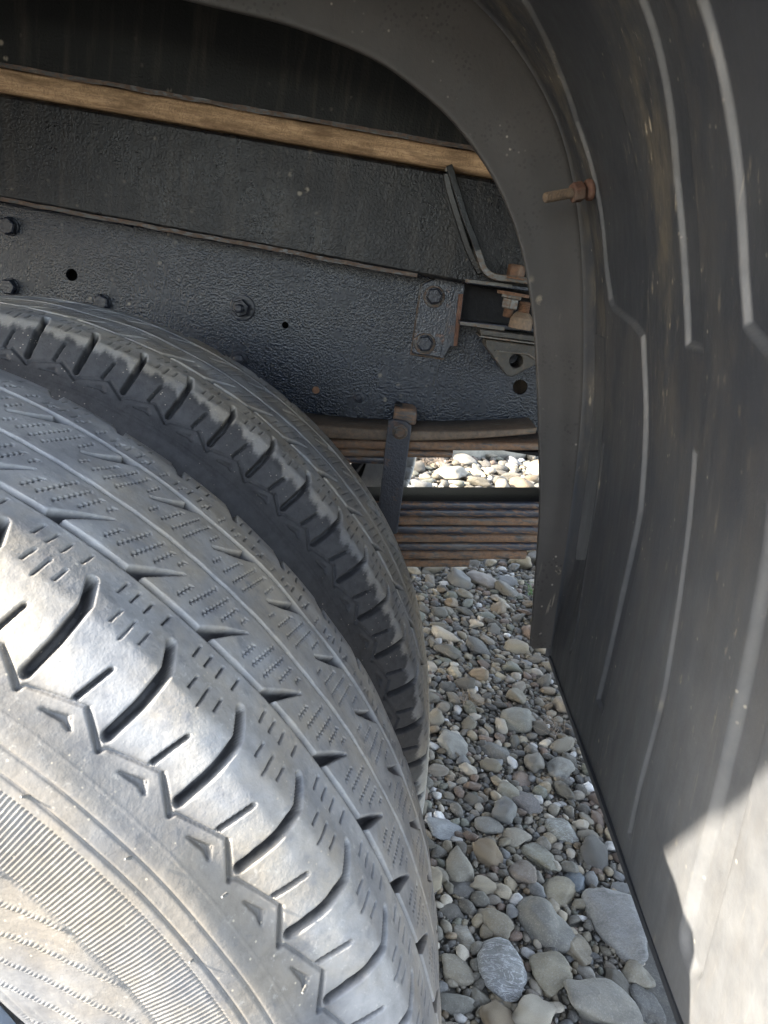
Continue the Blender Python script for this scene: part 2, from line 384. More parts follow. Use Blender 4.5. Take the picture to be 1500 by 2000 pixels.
def tread_tile(nu, s):
    u = np.arange(nu) / nu; U, Sx = np.meshgrid(u, s)
    Sx = Sx + .0024 * S(-.045, -.07, Sx) - .0024 * S(.045, .07, Sx)
    h = np.zeros_like(U); wav = .00015 * np.sin(2 * np.pi * (U * 2 + .2))
    for s0, w, dp in ((-.046, .0016, .0070), (-.0045, .0012, .0055), (.041, .0015, .0070)):
        h = np.maximum(h, cut(np.abs(Sx - s0 - wav) - w, dp, .00055))
    J = [(.925, -.1055), (.95, -.0915), (.93, -.075), (.807, -.063)]; Jw = [.0019, .0019, .0018, .0015]
    h = np.maximum(h, cut(seg_dist(U, Sx, J, Jw), .0086, .0009))
    Jf = [(1.40 - a, -b + .001) for a, b in J]
    h = np.maximum(h, cut(seg_dist(U, Sx, Jf, [.0042, .0042, .0034, .0010]), .0090, .0008))
    h = np.maximum(h, cut(seg_dist(U, Sx, [(.44, -.1025), (.51, -.0885)], [.0010, .0008]), .0050, .0005))
    h = np.maximum(h, cut(seg_dist(U, Sx, [(.76, .1025), (.69, .0885)], [.0010, .0008]), .0050, .0005))
    for sg, of in ((1, 0), (-1, 1.2)):
        Z = [(-.40, -.103), (-.04, -.111), (0., -.109), (.60, -.1025)]; Z = [(of + sg * a, sg * b) for a, b in Z]
        h = np.maximum(h, cut(seg_dist(U, Sx, Z[:2], [.0007, .0009]), .0030, .0005))
        h = np.maximum(h, cut(seg_dist(U, Sx, Z[1:], [.0009, .0005, .0005]), .0019, .0005))
        T = [(.245, -.112), (.52, -.108), (.63, -.112), (.53, -.1103), (.245, -.112)]; T = [(of + sg * a, sg * b) for a, b in T]
        h = np.maximum(h, cut(seg_dist(U, Sx, T, [.0002] * 5), .0009, .0004))
        h = np.maximum(h, cut(seg_dist(U, Sx, [(of + sg * .27, sg * -.1117), (of + sg * .50, sg * -.1100), (of + sg * .60, sg * -.1117)], [.0003, .0012, .0004]), .0026, .0005))
    h = np.maximum(h, cut(seg_dist(U, Sx, [(.05, -.0445), (.27, -.032), (.485, -.021)], [.0028, .0016, .0002]), .0060, .00055))
    h = np.maximum(h, cut(seg_dist(U, Sx, [(1.045, .0395), (.80, .028), (.58, .019)], [.0030, .0018, .0008]), .0060, .00055))
    sip = np.zeros_like(U)
    D = [((.07, -.060), (.085, -.053)), ((.23, -.060), (.245, -.053)), ((.40, -.060), (.415, -.053)), ((.20, -.0745), (.215, -.067)), ((.376, -.078), (.39, -.067)), ((.555, -.0745), (.565, -.067)), ((.62, -.0585), (.635, -.052))]
    for a, b in D:
        sip = np.maximum(sip, cut(seg_dist(U, Sx, [a, b], [.00038, .00038]), 1., .00032))
        sip = np.maximum(sip, cut(seg_dist(U, Sx, [(1.27 - a[0], -a[1] - .003), (1.27 - b[0], -b[1] - .003)], [.00034, .00034]), 1., .0003))
    ZZ = [((.56, -.037), (.635, -.024)), ((.72, -.036), (.89, -.011)), ((.907, -.036), (1.077, -.011)), ((1.133, -.029), (1.233, -.012)), ((1.366, -.018), (1.404, -.012)),
          ((.672, .007), (.725, .015)), ((.853, .007), (.988, .027)), ((1.026, .006), (1.205, .034)), ((1.195, .006), (1.375, .035)), ((1.484, .022), (1.55, .034)),
          ((.12, .047), (.16, .053)), ((.42, .047), (.47, .056)), ((.72, .047), (.77, .054))]
    for a, b in ZZ:
        z = zig(a, b); sip = np.maximum(sip, cut(seg_dist(U, Sx, z, [.0003] * len(z)), 1., .0003))
    h = np.maximum(h, sip * .0018)
    # sidewall
    pit = np.clip(sip, 0, 1)
    for s0, w, dp in ((-.128, .0004, .0011), (-.1355, .0005, .0014), (-.1405, .0003, .0006), (-.1640, .0003, .0006)):
        h += cut(np.abs(Sx - s0) - w, dp, .0005)
    h -= cut(np.abs(Sx + .1197) - .0002, .00035, .0004)
    band = S(-.1645, -.1638, Sx) * S(-.1398, -.1405, Sx)
    rib = .5 + .5 * np.sin(2 * np.pi * (18 * U + Sx * 30))
    h += band * (.0002 + .0007 * rib)
    # feathered arcs leaving the band towards the bead, one per pitch
    q = (-.164 - Sx) / .0147                       # pitches back from where an arc leaves the band
    ph = (U + q - .15) % 1.0                       # 0 on an arc
    wd = .17
    on = S(.0, .03, ph) * S(wd, wd - .05, ph) * S(-.1638, -.1648, Sx) * S(-.213, -.206, Sx)
    h -= on * (.0001 + .0008 * rib)
    h += cut(np.abs(Sx + .2095) - .0006, .0010, .0006) + cut(np.abs(Sx + .2045) - .0004, .0006, .0005)
    return h, pit
def build_tyre(name, s, cols, phase, parent, mat, dust_shade_fn, y_off, seed):
    """cols = list of (pitch index from, to, columns per pitch); together a full turn"""
    uu, hh, pp = [], [], []
    cache = {}
    for a, b, n in cols:
        if n not in cache: cache[n] = tread_tile(n, s)
        h, pit = cache[n]
        for k in range(a, b):
            uu.append(k + np.arange(n) / n); hh.append(h); pp.append(pit)
    u = np.concatenate(uu); h = np.concatenate(hh, 1); pit = np.concatenate(pp, 1)
    py, pr = smooth_profile(s); ty, tr = np.gradient(py, s), np.gradient(pr, s); L = np.hypot(ty, tr); ny, nr = -tr / L, ty / L
    ny, nr = (ny, nr) if nr[len(nr) // 2] > 0 else (-ny, -nr)
    th = phase - u * DTH
    lump = np.zeros_like(h); rg = np.random.default_rng(seed)
    for _ in range(14):                              # slightly uneven worn tread
        fu, fs, p = rg.integers(1, 40), rg.uniform(-260, 260), rg.uniform(0, 6.3)
        lump += .00009 * np.sin(fu * th[None, :] + fs * s[:, None] + p)
    dsp = -h + lump
    Rr = pr[:, None] + nr[:, None] * dsp; Yy = py[:, None] + ny[:, None] * dsp + y_off
    V = np.stack([Rr * np.cos(th), Yy, Rr * np.sin(th) + AX], -1)
    me = np_mesh(name, V.reshape(-1, 3), grid_quads(len(s), len(u), True))
    fattr(me, 'dust_shade', dust_shade_fn(u[None, :], s[:, None], h)); fade = .5 + .5 * np.clip(2.2 * np.sin(u[None, :] * 1.9 + s[:, None] * 61) * np.sin(u[None, :] * .77 + 2 - s[:, None] * 37) + .5, -1, 1)
    fattr(me, 'pit', pit * (.25 + .75 * fade))
    return link_mesh(name, me, mat, parent)
def dust_shade_outer(u, s, h):
    side = S(-.098, -.112, s)                        # sidewall: dimmed against the sun through thinner dust, shallow relief stays dusty
    deep = np.clip(1.02 - (300 - 240 * side) * np.clip(h - .0007, 0, .012) + 0 * u, .10, 1)  # dust thins with depth, and groove shade is painted in with it
    return deep * (1 - .60 * side) * (1 - .22 * S(-.050, -.072, s) * (1 - side))  # sunlit sidewall and shoulder dimmed in the colour
def dust_shade_inner(u, s, h):
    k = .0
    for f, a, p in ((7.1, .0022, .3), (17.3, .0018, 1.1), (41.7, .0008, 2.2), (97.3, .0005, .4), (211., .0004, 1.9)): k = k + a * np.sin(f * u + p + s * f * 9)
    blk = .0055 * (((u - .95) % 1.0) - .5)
    edge = S(-.0905, -.0845, s + k + blk) * S(.088, .080, s) * (.64 + .36 * S(-.080, -.060, s))  # ragged dust line; shoulder dimmed in the colour where it catches light
    return np.clip(edge * (1.0 - 260 * np.clip(h - .0007, 0, .010)), .05, 1)  # groove shade painted in along with the thinner dust
def srange(*seg): return np.unique(np.concatenate([np.arange(a, b, st) for a, b, st in seg] + [[seg[-1][1]]]).round(6))
s_out = srange((-.2165, -.166, .0010), (-.166, -.142, .0011), (-.142, -.100, .00058), (-.100, .1035, .00066), (.1035, .2165, .006))
s_in = srange((-.2165, -.125, .006), (-.125, .095, .0009), (.095, .2165, .006))
s_far = srange((-.2165, .2165, .0045))

def rim(name, y_off, parent):
    bm = bmesh.new()
    prof = [(-.086, .2205), (-.0985, .2200), (-.1035, .2170), (-.1045, .2120), (-.103, .206), (-.094, .2005), (-.078, .186), (-.05, .18), (-.02, .178), (.0, .172), (.012, .15), (.018, .11), (.012, .07), (.012, .0005)]
    add = [(p[0], p[1]) for p in prof]; n = 72; rings = []
    for y, r in add: rings.append([bm.verts.new((r * math.cos(2 * math.pi * i / n), y + y_off, AX + r * math.sin(2 * math.pi * i / n))) for i in range(n)])
    for a, b in zip(rings, rings[1:]):
        for i in range(n): bm.faces.new((a[i], a[(i + 1) % n], b[(i + 1) % n], b[i]))
    back = [[bm.verts.new((r * math.cos(2 * math.pi * i / n), y + y_off, AX + r * math.sin(2 * math.pi * i / n))) for i in range(n)] for y, r in ((-.075, .182), (.06, .182), (.078, .188), (.090, .203), (.101, .213))]
    for a, b in zip(back, back[1:]):
        for i in range(n): bm.faces.new((a[i], a[(i + 1) % n], b[(i + 1) % n], b[i]))
    return bm_obj(name, bm, M['rim'], parent)
DUAL = .3026
w1 = rim("wheel", 0, truck); tag(w1, "outer rear wheel, nearest, its sidewall in the sun")
build_tyre("tyre", s_out, [(-3, 13, 72), (13, 61, 3)], 1.0135, w1, M['tyre'], dust_shade_outer, 0, 3)
w2 = rim("wheel", DUAL, truck); tag(w2, "inner rear wheel in the shade, tread dusty and shoulder black")
build_tyre("tyre", s_in, [(-3, 14, 44), (14, 61, 3)], 1.3635, w2, M['tyre_in'], dust_shade_inner, DUAL, 5)
for px, py in ((252, 1676), (377, 1874), (51, 1556), (147, 1926), (596, 1930), (440, 1748)):      # moulding hairs left on the sidewall
    bm = bmesh.new(); p = at(px, py, -.1135); d = Vector((-.3, -1, .5 + .3 * math.sin(px))).normalized(); add_turned(bm, p - d * .0012, d, [(0, .0007), (.0022, .0006), (.0040, .0004)], 8)
    bm_obj("rubber_hair", bm, M['hair'], w1)
# the pair on the other side of the axle
CY = .985
w3 = rim("wheel", 0, truck); t3 = build_tyre("tyre", s_far, [(0, 64, 8)], .3, w3, M['tyre_in'], dust_shade_inner, 0, 8)
w3.location = (0, 2 * CY, 0); w3.rotation_euler = (0, 0, math.pi)
w4 = w3.copy(); COL.objects.link(w4); w4.location = (0, 2 * CY - DUAL, 0)
t4 = t3.copy(); COL.objects.link(t4); t4.parent = w4

# --- axle
bm = bmesh.new()
add_turned(bm, Vector((0, .30, AX)), Vector((0, 1, 0)), [(0, .085), (.03, .085), (.05, .055), (.52, .055), (.58, .11), (.68, .15), (.78, .11), (.84, .055), (1.30, .055), (1.33, .085), (1.37, .085)], 32)
bm_obj("rear_axle", bm, M['upper'], truck)

# --- chassis rail
def xz(px, py, Y): p = at(px, py, Y); return p.x, p.z
YR = .622
zt = AX + .4640; zb = AX + .262
holes = []
for px, py, r in ((140, 537, .0072), (557, 635, .0042), (1016, 756, .0092)):
    x, z = xz(px, py, YR); holes.append((x, z, r))
bm = bmesh.new()
plate(bm, [(-1.9, zb), (1.5, zb), (1.5, zt - .010), (-1.9, zt - .010)], holes, YR, YR + .006)
# rolled top flange
arc = [(YR + .010 - .010 * math.cos(a), zt - .010 + .010 * math.sin(a)) for a in np.linspace(0, math.pi / 2, 7)] + [(YR + .07, zt)]
inn = [(YR + .07, zt - .006), (YR + .010, zt - .006)] + [(YR + .010 - .004 * math.cos(a), zt - .010 + .004 * math.sin(a)) for a in np.linspace(math.pi / 2, 0, 5)]
add_prism(bm, [Vector((-1.9, y, z)) for y, z in arc + inn], Vector((3.4, 0, 0)))
add_box(bm, -1.9, 1.5, YR + .0062, YR + .07, zb, zb + .006)
rail = bm_obj("chassis_rail", bm, M['rail'], truck, angle=40); tag(rail, "near chassis rail in glossy navy black paint")
r2 = rail.copy(); COL.objects.link(r2); r2.location = (-.4, 2 * CY, 0); r2.rotation_euler = (0, 0, math.pi); r2['label'] = "far chassis rail"
bm = bmesh.new(); add_box(bm, -1.5, .38, YR + .040, YR + .046, zb + .007, zt - .007); bm_obj('hole_backing', bm, M['leafblack'], rail)  # dark sheet added behind the web holes to block light
bm = bmesh.new(); add_box(bm, .39, .6, YR + .050, YR + .056, zb + .007, zt - .007); bm_obj('hole_backing', bm, M['leafbrown'], rail)  # brown sheet added to close off the large hole
for px, py, af in ((20, 442, .0185), (22, 560, .0170), (202, 590, .0165)):
    bm = bmesh.new(); hex_head(bm, at(px, py, YR) , OUT, af, .0085, True, random.uniform(0, 1)); bm_obj("bolt", bm, M['bolt'], rail, .0008)
bm = bmesh.new(); p = at(474, 601, YR)
add_turned(bm, p, OUT, [(0, .0155), (.0025, .0155), (.003, .0148)], 30)
add_turned(bm, p + OUT * .003, OUT, [(0, .0108), (.0095, .0108), (.0115, .0095)], 6, .4)
add_thread(bm, p + OUT * .014, OUT, .010, .0052)
bm_obj("stud_nut", bm, M['bolt'], rail, .0006)
for px, py, r in ((467, 703, .0095), (700, 776, .0060)):
    bm = bmesh.new(); p = at(px, py, YR)
    add_turned(bm, p, OUT, [(0, r * 1.2), (.001, r * 1.2), (.0012, r)], 26); add_turned(bm, p + OUT * .0012, OUT, [(0, r * .85), (.004, r * .85), (.0052, r * .6)], 6, .2)
    bm_obj("bolt", bm, M['bolt'], rail, .0005)
bm = bmesh.new(); p = at(617, 762, YR); add_turned(bm, p, OUT, [(0, .0046), (.0006, .0046), (.0008, .004), (.0003, .001)], 20); bm_obj("plug", bm, M['rust'], rail)

# --- body sill beam, timber packer, upper body rail
def long_bar(name, mat, y0, y1, pts_top, pts_bot, x0=-1.5, x1=1.3, bev=.003, sub=0):
    def line(pts, Y):
        (xa, za), (xb, zb_) = xz(*pts[0], Y), xz(*pts[1], Y); k = (zb_ - za) / (xb - xa); return lambda x: za + (x - xa) * k
    t, b = line(pts_top, y0), line(pts_bot, y0)
    bm = bmesh.new(); add_prism(bm, [Vector((x0, y0, b(x0))), Vector((x1, y0, b(x1))), Vector((x1, y0, t(x1))), Vector((x0, y0, t(x0)))], Vector((0, y1 - y0, 0)))
    return bm_obj(name, bm, mat, truck, bev), b, t
sill, sb, st = long_bar("sill_beam", M['beam'], .576, .700, ((0, 182), (970, 352)), ((0, 388), (830, 540)), bev=.004)
tag(sill, "black sill beam above the chassis rail, streaked with dirt")
bm = bmesh.new(); rr = random.Random(3)
path = [Vector((x, .5775, sb(x) - .0005 + rr.uniform(-.0006, .0006))) for x in np.arange(-1.5, .312, .02)]
sweep(bm, path, lambda i: [(-.0022, -.0030), (.0022, -.0030), (.0020, .0020), (-.0022, .002)])
bm_obj("rusty_lip", bm, M['rustedge'], sill)
# timber: face with a slightly torn edge
bm = bmesh.new(); rows = []
(xa, za), (xb, zb2) = xz(0, 131, .568), xz(935, 296, .568); kt = (zb2 - za) / (xb - xa); (xc, zc), (xd, zd) = xz(0, 177, .568), xz(965, 344, .568); kb = (zd - zc) / (xd - xc)
XS = np.arange(-1.2, 1.0, .006)
for x in XS:
    T = za + kt * (x - xa); B = zc + kb * (x - xc)
    rg = .0013 * noise.noise(Vector((x * 40, 1, 0))) + .0007 * noise.noise(Vector((x * 150, 5, 0)))
    rg2 = .0015 * noise.noise(Vector((x * 30, 9, 0)))
    f = .0008 * noise.noise(Vector((x * 60, 2, 7)))
    rows.append([bm.verts.new(v) for v in ((x, .66, T), (x, .5700, T + rg2), (x, .568 + f, T - .002 + rg2), (x, .568 - f * .4, (T + B) / 2), (x, .568 + f, B + .0025 + rg), (x, .5705, B + rg), (x, .66, B))])
for a, b in zip(rows, rows[1:]):
    for i in range(7): bm.faces.new((a[i], a[(i + 1) % 7], b[(i + 1) % 7], b[i]))
bm.faces.new(rows[0]); bm.faces.new(rows[-1][::-1])
tag(bm_obj("timber_packer", bm, M['wood'], truck, angle=50), "weathered timber strip between the two black beams")
bm = bmesh.new()      # stray wood fibres
for k in range(60):
    x = rr.uniform(-.2, .37); B = zc + kb * (x - xc); p = Vector((x, .569, B + .0008)); q = p + Vector((rr.uniform(-.012, .014), rr.uniform(-.004, 0), rr.uniform(-.0045, .0004)))
    d = .00018; vs = [bm.verts.new(v) for v in (p + Vector((0, 0, d)), p - Vector((0, 0, d)), q, p + Vector((0, d * 2, 0)))]
    for f in ((0, 1, 2), (1, 3, 2), (3, 0, 2), (0, 3, 1)): bm.faces.new([vs[i] for i in f])
f_ = bm_obj("wood_fibres", bm, M['wood'], truck); f_['kind'] = 'stuff'
up, ub, ut = long_bar("body_side_rail", M['upper'], .560, .69, ((0, -260), (970, -90)), ((0, 128), (935, 293)), bev=.003)
tag(up, "dull black body rail above the timber, speckled with mud")
bm = bmesh.new(); path = [Vector((x, .5612, ub(x) + .0012 + rr.uniform(-.0005, .0005))) for x in np.arange(-1.2, 1.0, .015)]
sweep(bm, path, lambda i: [(-.0015, -.0025), (.003 + .0016 * noise.noise(Vector((i * .4, 0, 0))), -.0018), (.0022, .002), (-.0015, .002)]); bm_obj("rusty_lip", bm, M['rustedge'], up)

# --- bolted bracket plate on the rail, folded leg, and the channel bracket it carries
def px_prism(bm, pts, y0, y1): add_prism(bm, [at(a, b, y0) for a, b in pts], Vector((0, y1 - y0, 0)))
YB = .602
bm = bmesh.new(); px_prism(bm, [(823, 557), (857, 539), (893, 544), (866, 700), (804, 690)], YB, YR + .001)
brk = bm_obj("bracket_plate", bm, M['brkt'], truck, .0012); bm = bmesh.new(); px_prism(bm, [(820, 556), (856, 537), (894, 542), (867, 703), (801, 693)], YR - .0015, YR + .0005); bm_obj("rust_bleed", bm, M["rustedge"], brk)
tag(brk, "bracket plate with a clipped corner held by two hex bolts")
for px, py in ((848, 578), (830, 670)):
    bm = bmesh.new(); hex_head(bm, at(px, py, YB), OUT, .0165, .0085, True, .3); bm_obj("bolt", bm, M['bolt'], brk, .0008)
    bm = bmesh.new(); add_turned(bm, at(px, py + 1.5, YB), OUT, [(0, .0128), (.0007, .0124), (.0009, .010)], 30); bm_obj("rust_ring", bm, M['rustedge'], brk)
YC = .560
bm = bmesh.new(); px_prism(bm, [(892, 542), (909, 541), (908, 560), (893, 676), (888, 678), (880, 676), (866, 700), (858, 699)], YC + .04, YR)
bm_obj("folded_leg", bm, M['brkt'], brk, .001)
bm = bmesh.new(); px_prism(bm, [(896, 575), (905, 574), (893, 676), (886, 676)], YC + .033, YC + .04); bm_obj("rusty_edge", bm, M['darkrust'], brk, .0005)
bm = bmesh.new()
px_prism(bm, [(909, 546), (1075, 566), (1075, 574), (909, 553)], YC, YR)
px_prism(bm, [(899, 627), (1085, 645), (1085, 652), (898, 635)], YC, YR)
chn = bm_obj("channel_bracket", bm, M['brkt'], truck, .0008); bm = bmesh.new(); px_prism(bm, [(905, 552), (1080, 570), (1080, 648), (897, 630)], YR - .012, YR - .006); bm_obj('back_plate', bm, M['leafblack'], chn)  # back of the channel set black, its shade painted into the colour
tag(chn, "channel bracket on the rail carrying rusty bolts and a rubber mount")
bm = bmesh.new(); px_prism(bm, [(909, 545), (1000, 556), (1000, 562), (909, 551)], YC - .0012, YC - .0002); bm_obj("worn_edge", bm, M['steel'], chn)
bm = bmesh.new(); px_prism(bm, [(900, 628), (985, 639), (985, 646), (899, 634)], YC - .0012, YC - .0002); bm_obj("worn_edge", bm, M['steel'], chn)
UP = Vector((0, 0, 1))
YS = .553
bm = bmesh.new(); p = at(1006, 540, YS); add_turned(bm, p - UP * .001, UP, [(0, .0100), (.012, .0100), (.0135, .0085)], 6, .25); add_turned(bm, p - UP * .003, UP, [(0, .0135), (.0022, .0135)], 26); bm_obj("bolt", bm, M['rust'], chn, .0006)
bm = bmesh.new(); p = at(1003, 571, YS); add_turned(bm, p - UP * .0035, UP, [(0, .018), (.003, .0185), (.0035, .018)], 30); bm_obj("washer", bm, M['rust'], chn)
bm = bmesh.new(); p = at(1000, 574, YS); add_turned(bm, p, -UP, [(0, .0125), (.005, .0125), (.0055, .0098), (.0155, .0098), (.0165, .0085)], 6, .1); bm_obj("nut", bm, M['steel'], chn, .0006)
bm = bmesh.new(); add_thread(bm, p - UP * .0165, -UP, .008, .0058); bm_obj("bolt_end", bm, M['rust'], chn)
bm = bmesh.new(); p = at(1015, 642, YS); add_turned(bm, p, UP, [(0, .0132), (.012, .0132), (.017, .0085), (.018, .007)], 24); bm_obj("lock_nut", bm, M['rustpale'], chn)
bm = bmesh.new(); add_thread(bm, p + UP * .0165, UP, .012, .0068, .0018); bm_obj("stud", bm, M['rust'], chn)
# rubber mount below: plates and a pierced wedge
bm = bmesh.new(); px_prism(bm, [(936, 643), (1080, 660), (1080, 672), (940, 655)], .545, .60); bm_obj("mount_plate", bm, M['rubbermount'], chn, .001)
bm = bmesh.new(); px_prism(bm, [(936, 655), (1082, 674), (1082, 678), (938, 659)], .542, .60); bm_obj("mount_seam", bm, M['steel'], chn, .0005)
def pl(pts, Y): return [xz(a, b, Y) for a, b in pts]
bm = bmesh.new(); hx, hz = xz(1008, 705, .556)
plate(bm, pl([(950, 662), (1085, 680), (1085, 692), (1000, 737), (988, 733), (948, 676)], .556), [(hx, hz, .0078)], .556, .605)
rm = bm_obj("rubber_mount", bm, M['rubbermount'], chn, .0012)
bm = bmesh.new(); px_prism(bm, [(968, 684), (1032, 690), (1050, 702), (1048, 705), (1030, 693), (968, 687)], .552, .556); bm_obj("torn_lip", bm, M['steel'], chn, .0004)

# --- bent flat strap
bm = bmesh.new(); ctr = [(876, 325, .570), (884, 350, .570), (896, 388, .569), (909, 430, .567), (925, 470, .564), (935, 500, .561), (943, 522, .560), (955, 536, .557), (972, 542, .5565), (1000, 545, .556), (1075, 555, .556)]
P0 = [at(*c) for c in ctr]; path = []
for i in range(len(P0) - 1):
    a0, b0, c0, d0 = P0[max(i - 1, 0)], P0[i], P0[i + 1], P0[min(i + 2, len(P0) - 1)]
    for t in (0, .25, .5, .75): path.append(.5 * ((2 * b0) + (-a0 + c0) * t + (2 * a0 - 5 * b0 + 4 * c0 - d0) * t * t + (-a0 + 3 * b0 - 3 * c0 + d0) * t ** 3))
path.append(P0[-1])
sweep(bm, path, lambda i: [(-.0035, -.012), (.0035, -.012), (.0035, .012), (-.0035, .012)])
stp = bm_obj("bent_strap", bm, M['steel'], truck, .0008)
n = 22
me = stp.data; me.materials.append(M['tar'])
for pgn in me.polygons:
    if at(935, 492, .566).z < pgn.center.z: pgn.material_index = 1
tag(stp, "bent flat steel strap, upper half painted black")
bm = bmesh.new(); path = [at(x, y, .574) for x, y in ((873, 338), (880, 372), (891, 408), (903, 446), (915, 482), (928, 512), (940, 533))]
sweep(bm, path, lambda i: [(-.0040 + .0014 * math.sin(i * 2), -.002), (-.002, -.004), (.005, -.003), (.005, .004), (-.0045, .004)]); bm_obj("sealant_bead", bm, M['tar'], truck, .001)

# --- leaf springs (each leaf a sub-part)
YF0, YF1 = .548, .618
def leaf(name, top, bot, x0, x1, mat, parent, yo=0.0, edge=.0026):
    def fit(pts):
        q = [xz(a, b, YF0 + yo) for a, b in pts]; X = np.array([c[0] for c in q]); Z = np.array([c[1] for c in q]); return np.polyfit(X, Z, min(2, len(q) - 1))
    ct, cb = fit(top), fit(bot); bm = bmesh.new(); rings = []
    xs = np.arange(x0, x1 + .001, .02); xs = np.unique(np.r_[xs[xs < x1 - .004], x1])
    for x in xs:
        t, b = np.polyval(ct, x), np.polyval(cb, x); e = min(edge, (t - b) * .45)
        jg = .0004 * noise.noise(Vector((x * 25, yo * 900, t * 50)))
        y0, y1 = YF0 + yo + jg, YF1 + yo
        sec = [(y0 + e, b), (y0 + e * .3, b + e * .3), (y0, b + e), (y0, t - e), (y0 + e * .3, t - e * .3), (y0 + e, t), (y1 - e, t), (y1, t - e), (y1, b + e), (y1 - e, b)]
        rings.append([bm.verts.new((x, y, z)) for y, z in sec])
    for a, b in zip(rings, rings[1:]):
        for i in range(10): bm.faces.new((a[i], a[(i + 1) % 10], b[(i + 1) % 10], b[i]))
    bm.faces.new(rings[0]); bm.faces.new(rings[-1][::-1])
    return bm_obj(name, bm, mat, parent, angle=50)
def lx(px, py): return xz(px, py, YF0)[0]
hs = empty("helper_spring", (0, 0, 0), truck); tag(hs, "upper helper leaf spring, brown with rust")
leaf("spring_leaf", [(640, 832), (800, 842), (950, 841), (1045, 836)], [(640, 856), (806, 861), (950, 856), (1045, 847)], -.35, lx(1050, 830), M['leafbrown'], hs, 0, .002)
leaf("spring_leaf", [(640, 860), (806, 863), (1055, 866)], [(640, 876), (806, 880), (1055, 880)], -.33, .60, M['leafrust'], hs, .0008)
leaf("spring_leaf", [(640, 876), (806, 881), (884, 883)], [(640, 891), (806, 894), (884, 895)], -.25, lx(884, 888), M['leafrust'], hs, -.0006)
leaf("spring_leaf", [(660, 891), (745, 893)], [(660, 905), (745, 907)], -.2, lx(762, 900), M['leafdark'], hs, .0010)
bm = bmesh.new(); px_prism(bm, [(985, 881), (1090, 884), (1090, 898)], .575, .61); bm_obj("spring_hanger", bm, M['leafblack'], truck, .001)
ms = empty("main_spring", (0, 0, 0), truck); tag(ms, "lower main leaf spring, thick stack of rusty leaves")
ed = [(980, 981), (995.5, 995.5), (1010, 1012), (1027, 1028.5), (1044, 1045), (1061, 1061), (1077, 1077), (1094, 1094), (1109, 1109.5)]
ends = [.66, .66, .66, .64, .62, .60, lx(1028, 1085), lx(917, 1100)]
mats = ['leafdark', 'leafdark', 'leafrust', 'leafdark', 'leafrust', 'leafdark', 'leafrust', 'leafrust']
for k in range(8):
    a, b = ed[k], ed[k + 1]
    o = leaf("spring_leaf", [(790, a[0] + .3), (1058, a[1] + .3)], [(790, b[0] - .3), (1058, b[1] - .3)], -.4 + .04 * k, ends[k], M[mats[k]], ms, (.0012 * math.sin(k * 2.7) if k else 0), .0030)
    if k == 0:
        o.data.materials.append(M['leafblack'])
        for pgn in o.data.polygons:
            if pgn.normal.z > .9 and abs(pgn.normal.y) < .3: pgn.material_index = 1
# spring clip with bolt, lug behind
YK = .536
bm = bmesh.new(); px_prism(bm, [(758, 822), (771, 819), (793, 823), (804, 833), (776, 1042), (760, 1048), (738, 1000)], YK, YK + .007)
clip = bm_obj("spring_clip", bm, M['clip'], truck, .0012); tag(clip, "flat dark steel clip strapped across both springs")
bm = bmesh.new(); p = at(781, 843, YK); add_turned(bm, p, OUT, [(0, .0092), (.001, .0092), (.0012, .0085)], 26); hex_head(bm, p + OUT * .001, OUT, .0125, .004, False, .5); bm_obj("bolt", bm, M['rustedge'], clip, .0006)
bm = bmesh.new(); px_prism(bm, [(771, 795), (806, 800), (814, 806), (812, 832), (766, 828)], .572, .612); bm_obj("spring_lug", bm, M['leafrust'], truck, .003)
bm = bmesh.new(); add_turned(bm, at(778, 795, .585), UP, [(0, .005), (.004, .005), (.006, .003)], 16); bm_obj("lug_pin", bm, M['leafblack'], truck)

# --- mudguard: moulded arch with recessed panels and grooves; inner flange with its stud
GX = [(.484, -.01), (.508, .094), (.4985, .203), (.4855, .31), (.474, .384), (.4525, .4705), (.4305, .5375), (.402, .595), (.3595, .6435), (.3135, .6775), (.245, .709), (.15, .734), (.05, .745), (-.08, .741), (-.2, .712), (-.32, .65), (-.41, .56), (-.46, .45)]
GX = GX[1:]
FI = [(.484, .101), (.460, .255), (.435, .3545), (.412, .4365), (.386, .499), (.3525, .547), (.3035, .5895), (.2365, .622), (.157, .636), (.0665, .6405), (-.03, .650), (-.13, .648), (-.245, .600), (-.34, .50)]
def spline(P, n):
    P = np.array(P); d = np.r_[0, np.cumsum(np.hypot(*np.diff(P, axis=0).T))]; t = np.linspace(0, d[-1], 3000)
    q = np.stack([np.interp(t, d, P[:, 0]), np.interp(t, d, P[:, 1])], 1); w = np.hanning(241); w /= w.sum()
    q = np.stack([np.convolve(np.pad(q[:, i], 120, 'reflect', reflect_type='odd'), w, 'valid') for i in (0, 1)], 1)
    d = np.r_[0, np.cumsum(np.hypot(*np.diff(q, axis=0).T))]; t = np.linspace(0, d[-1], n)
    return np.stack([np.interp(t, d, q[:, 0]), np.interp(t, d, q[:, 1])], 1), t
YG = .40
prof, arcl = spline(GX, 3000)
km = int(np.argmax(prof[:, 1])); zr = int(np.argmax(prof[:, 1] > .69)); idx = np.unique(np.r_[np.linspace(0, zr, 480).astype(int), np.linspace(zr, 2999, 90).astype(int)])
profF, arcF = prof, arcl; prof, arcl = prof[idx], arcl[idx]
tan = np.gradient(prof, axis=0); tan /= np.linalg.norm(tan, axis=1)[:, None]; nin = np.stack([-tan[:, 1], tan[:, 0]], 1)   # towards the wheel
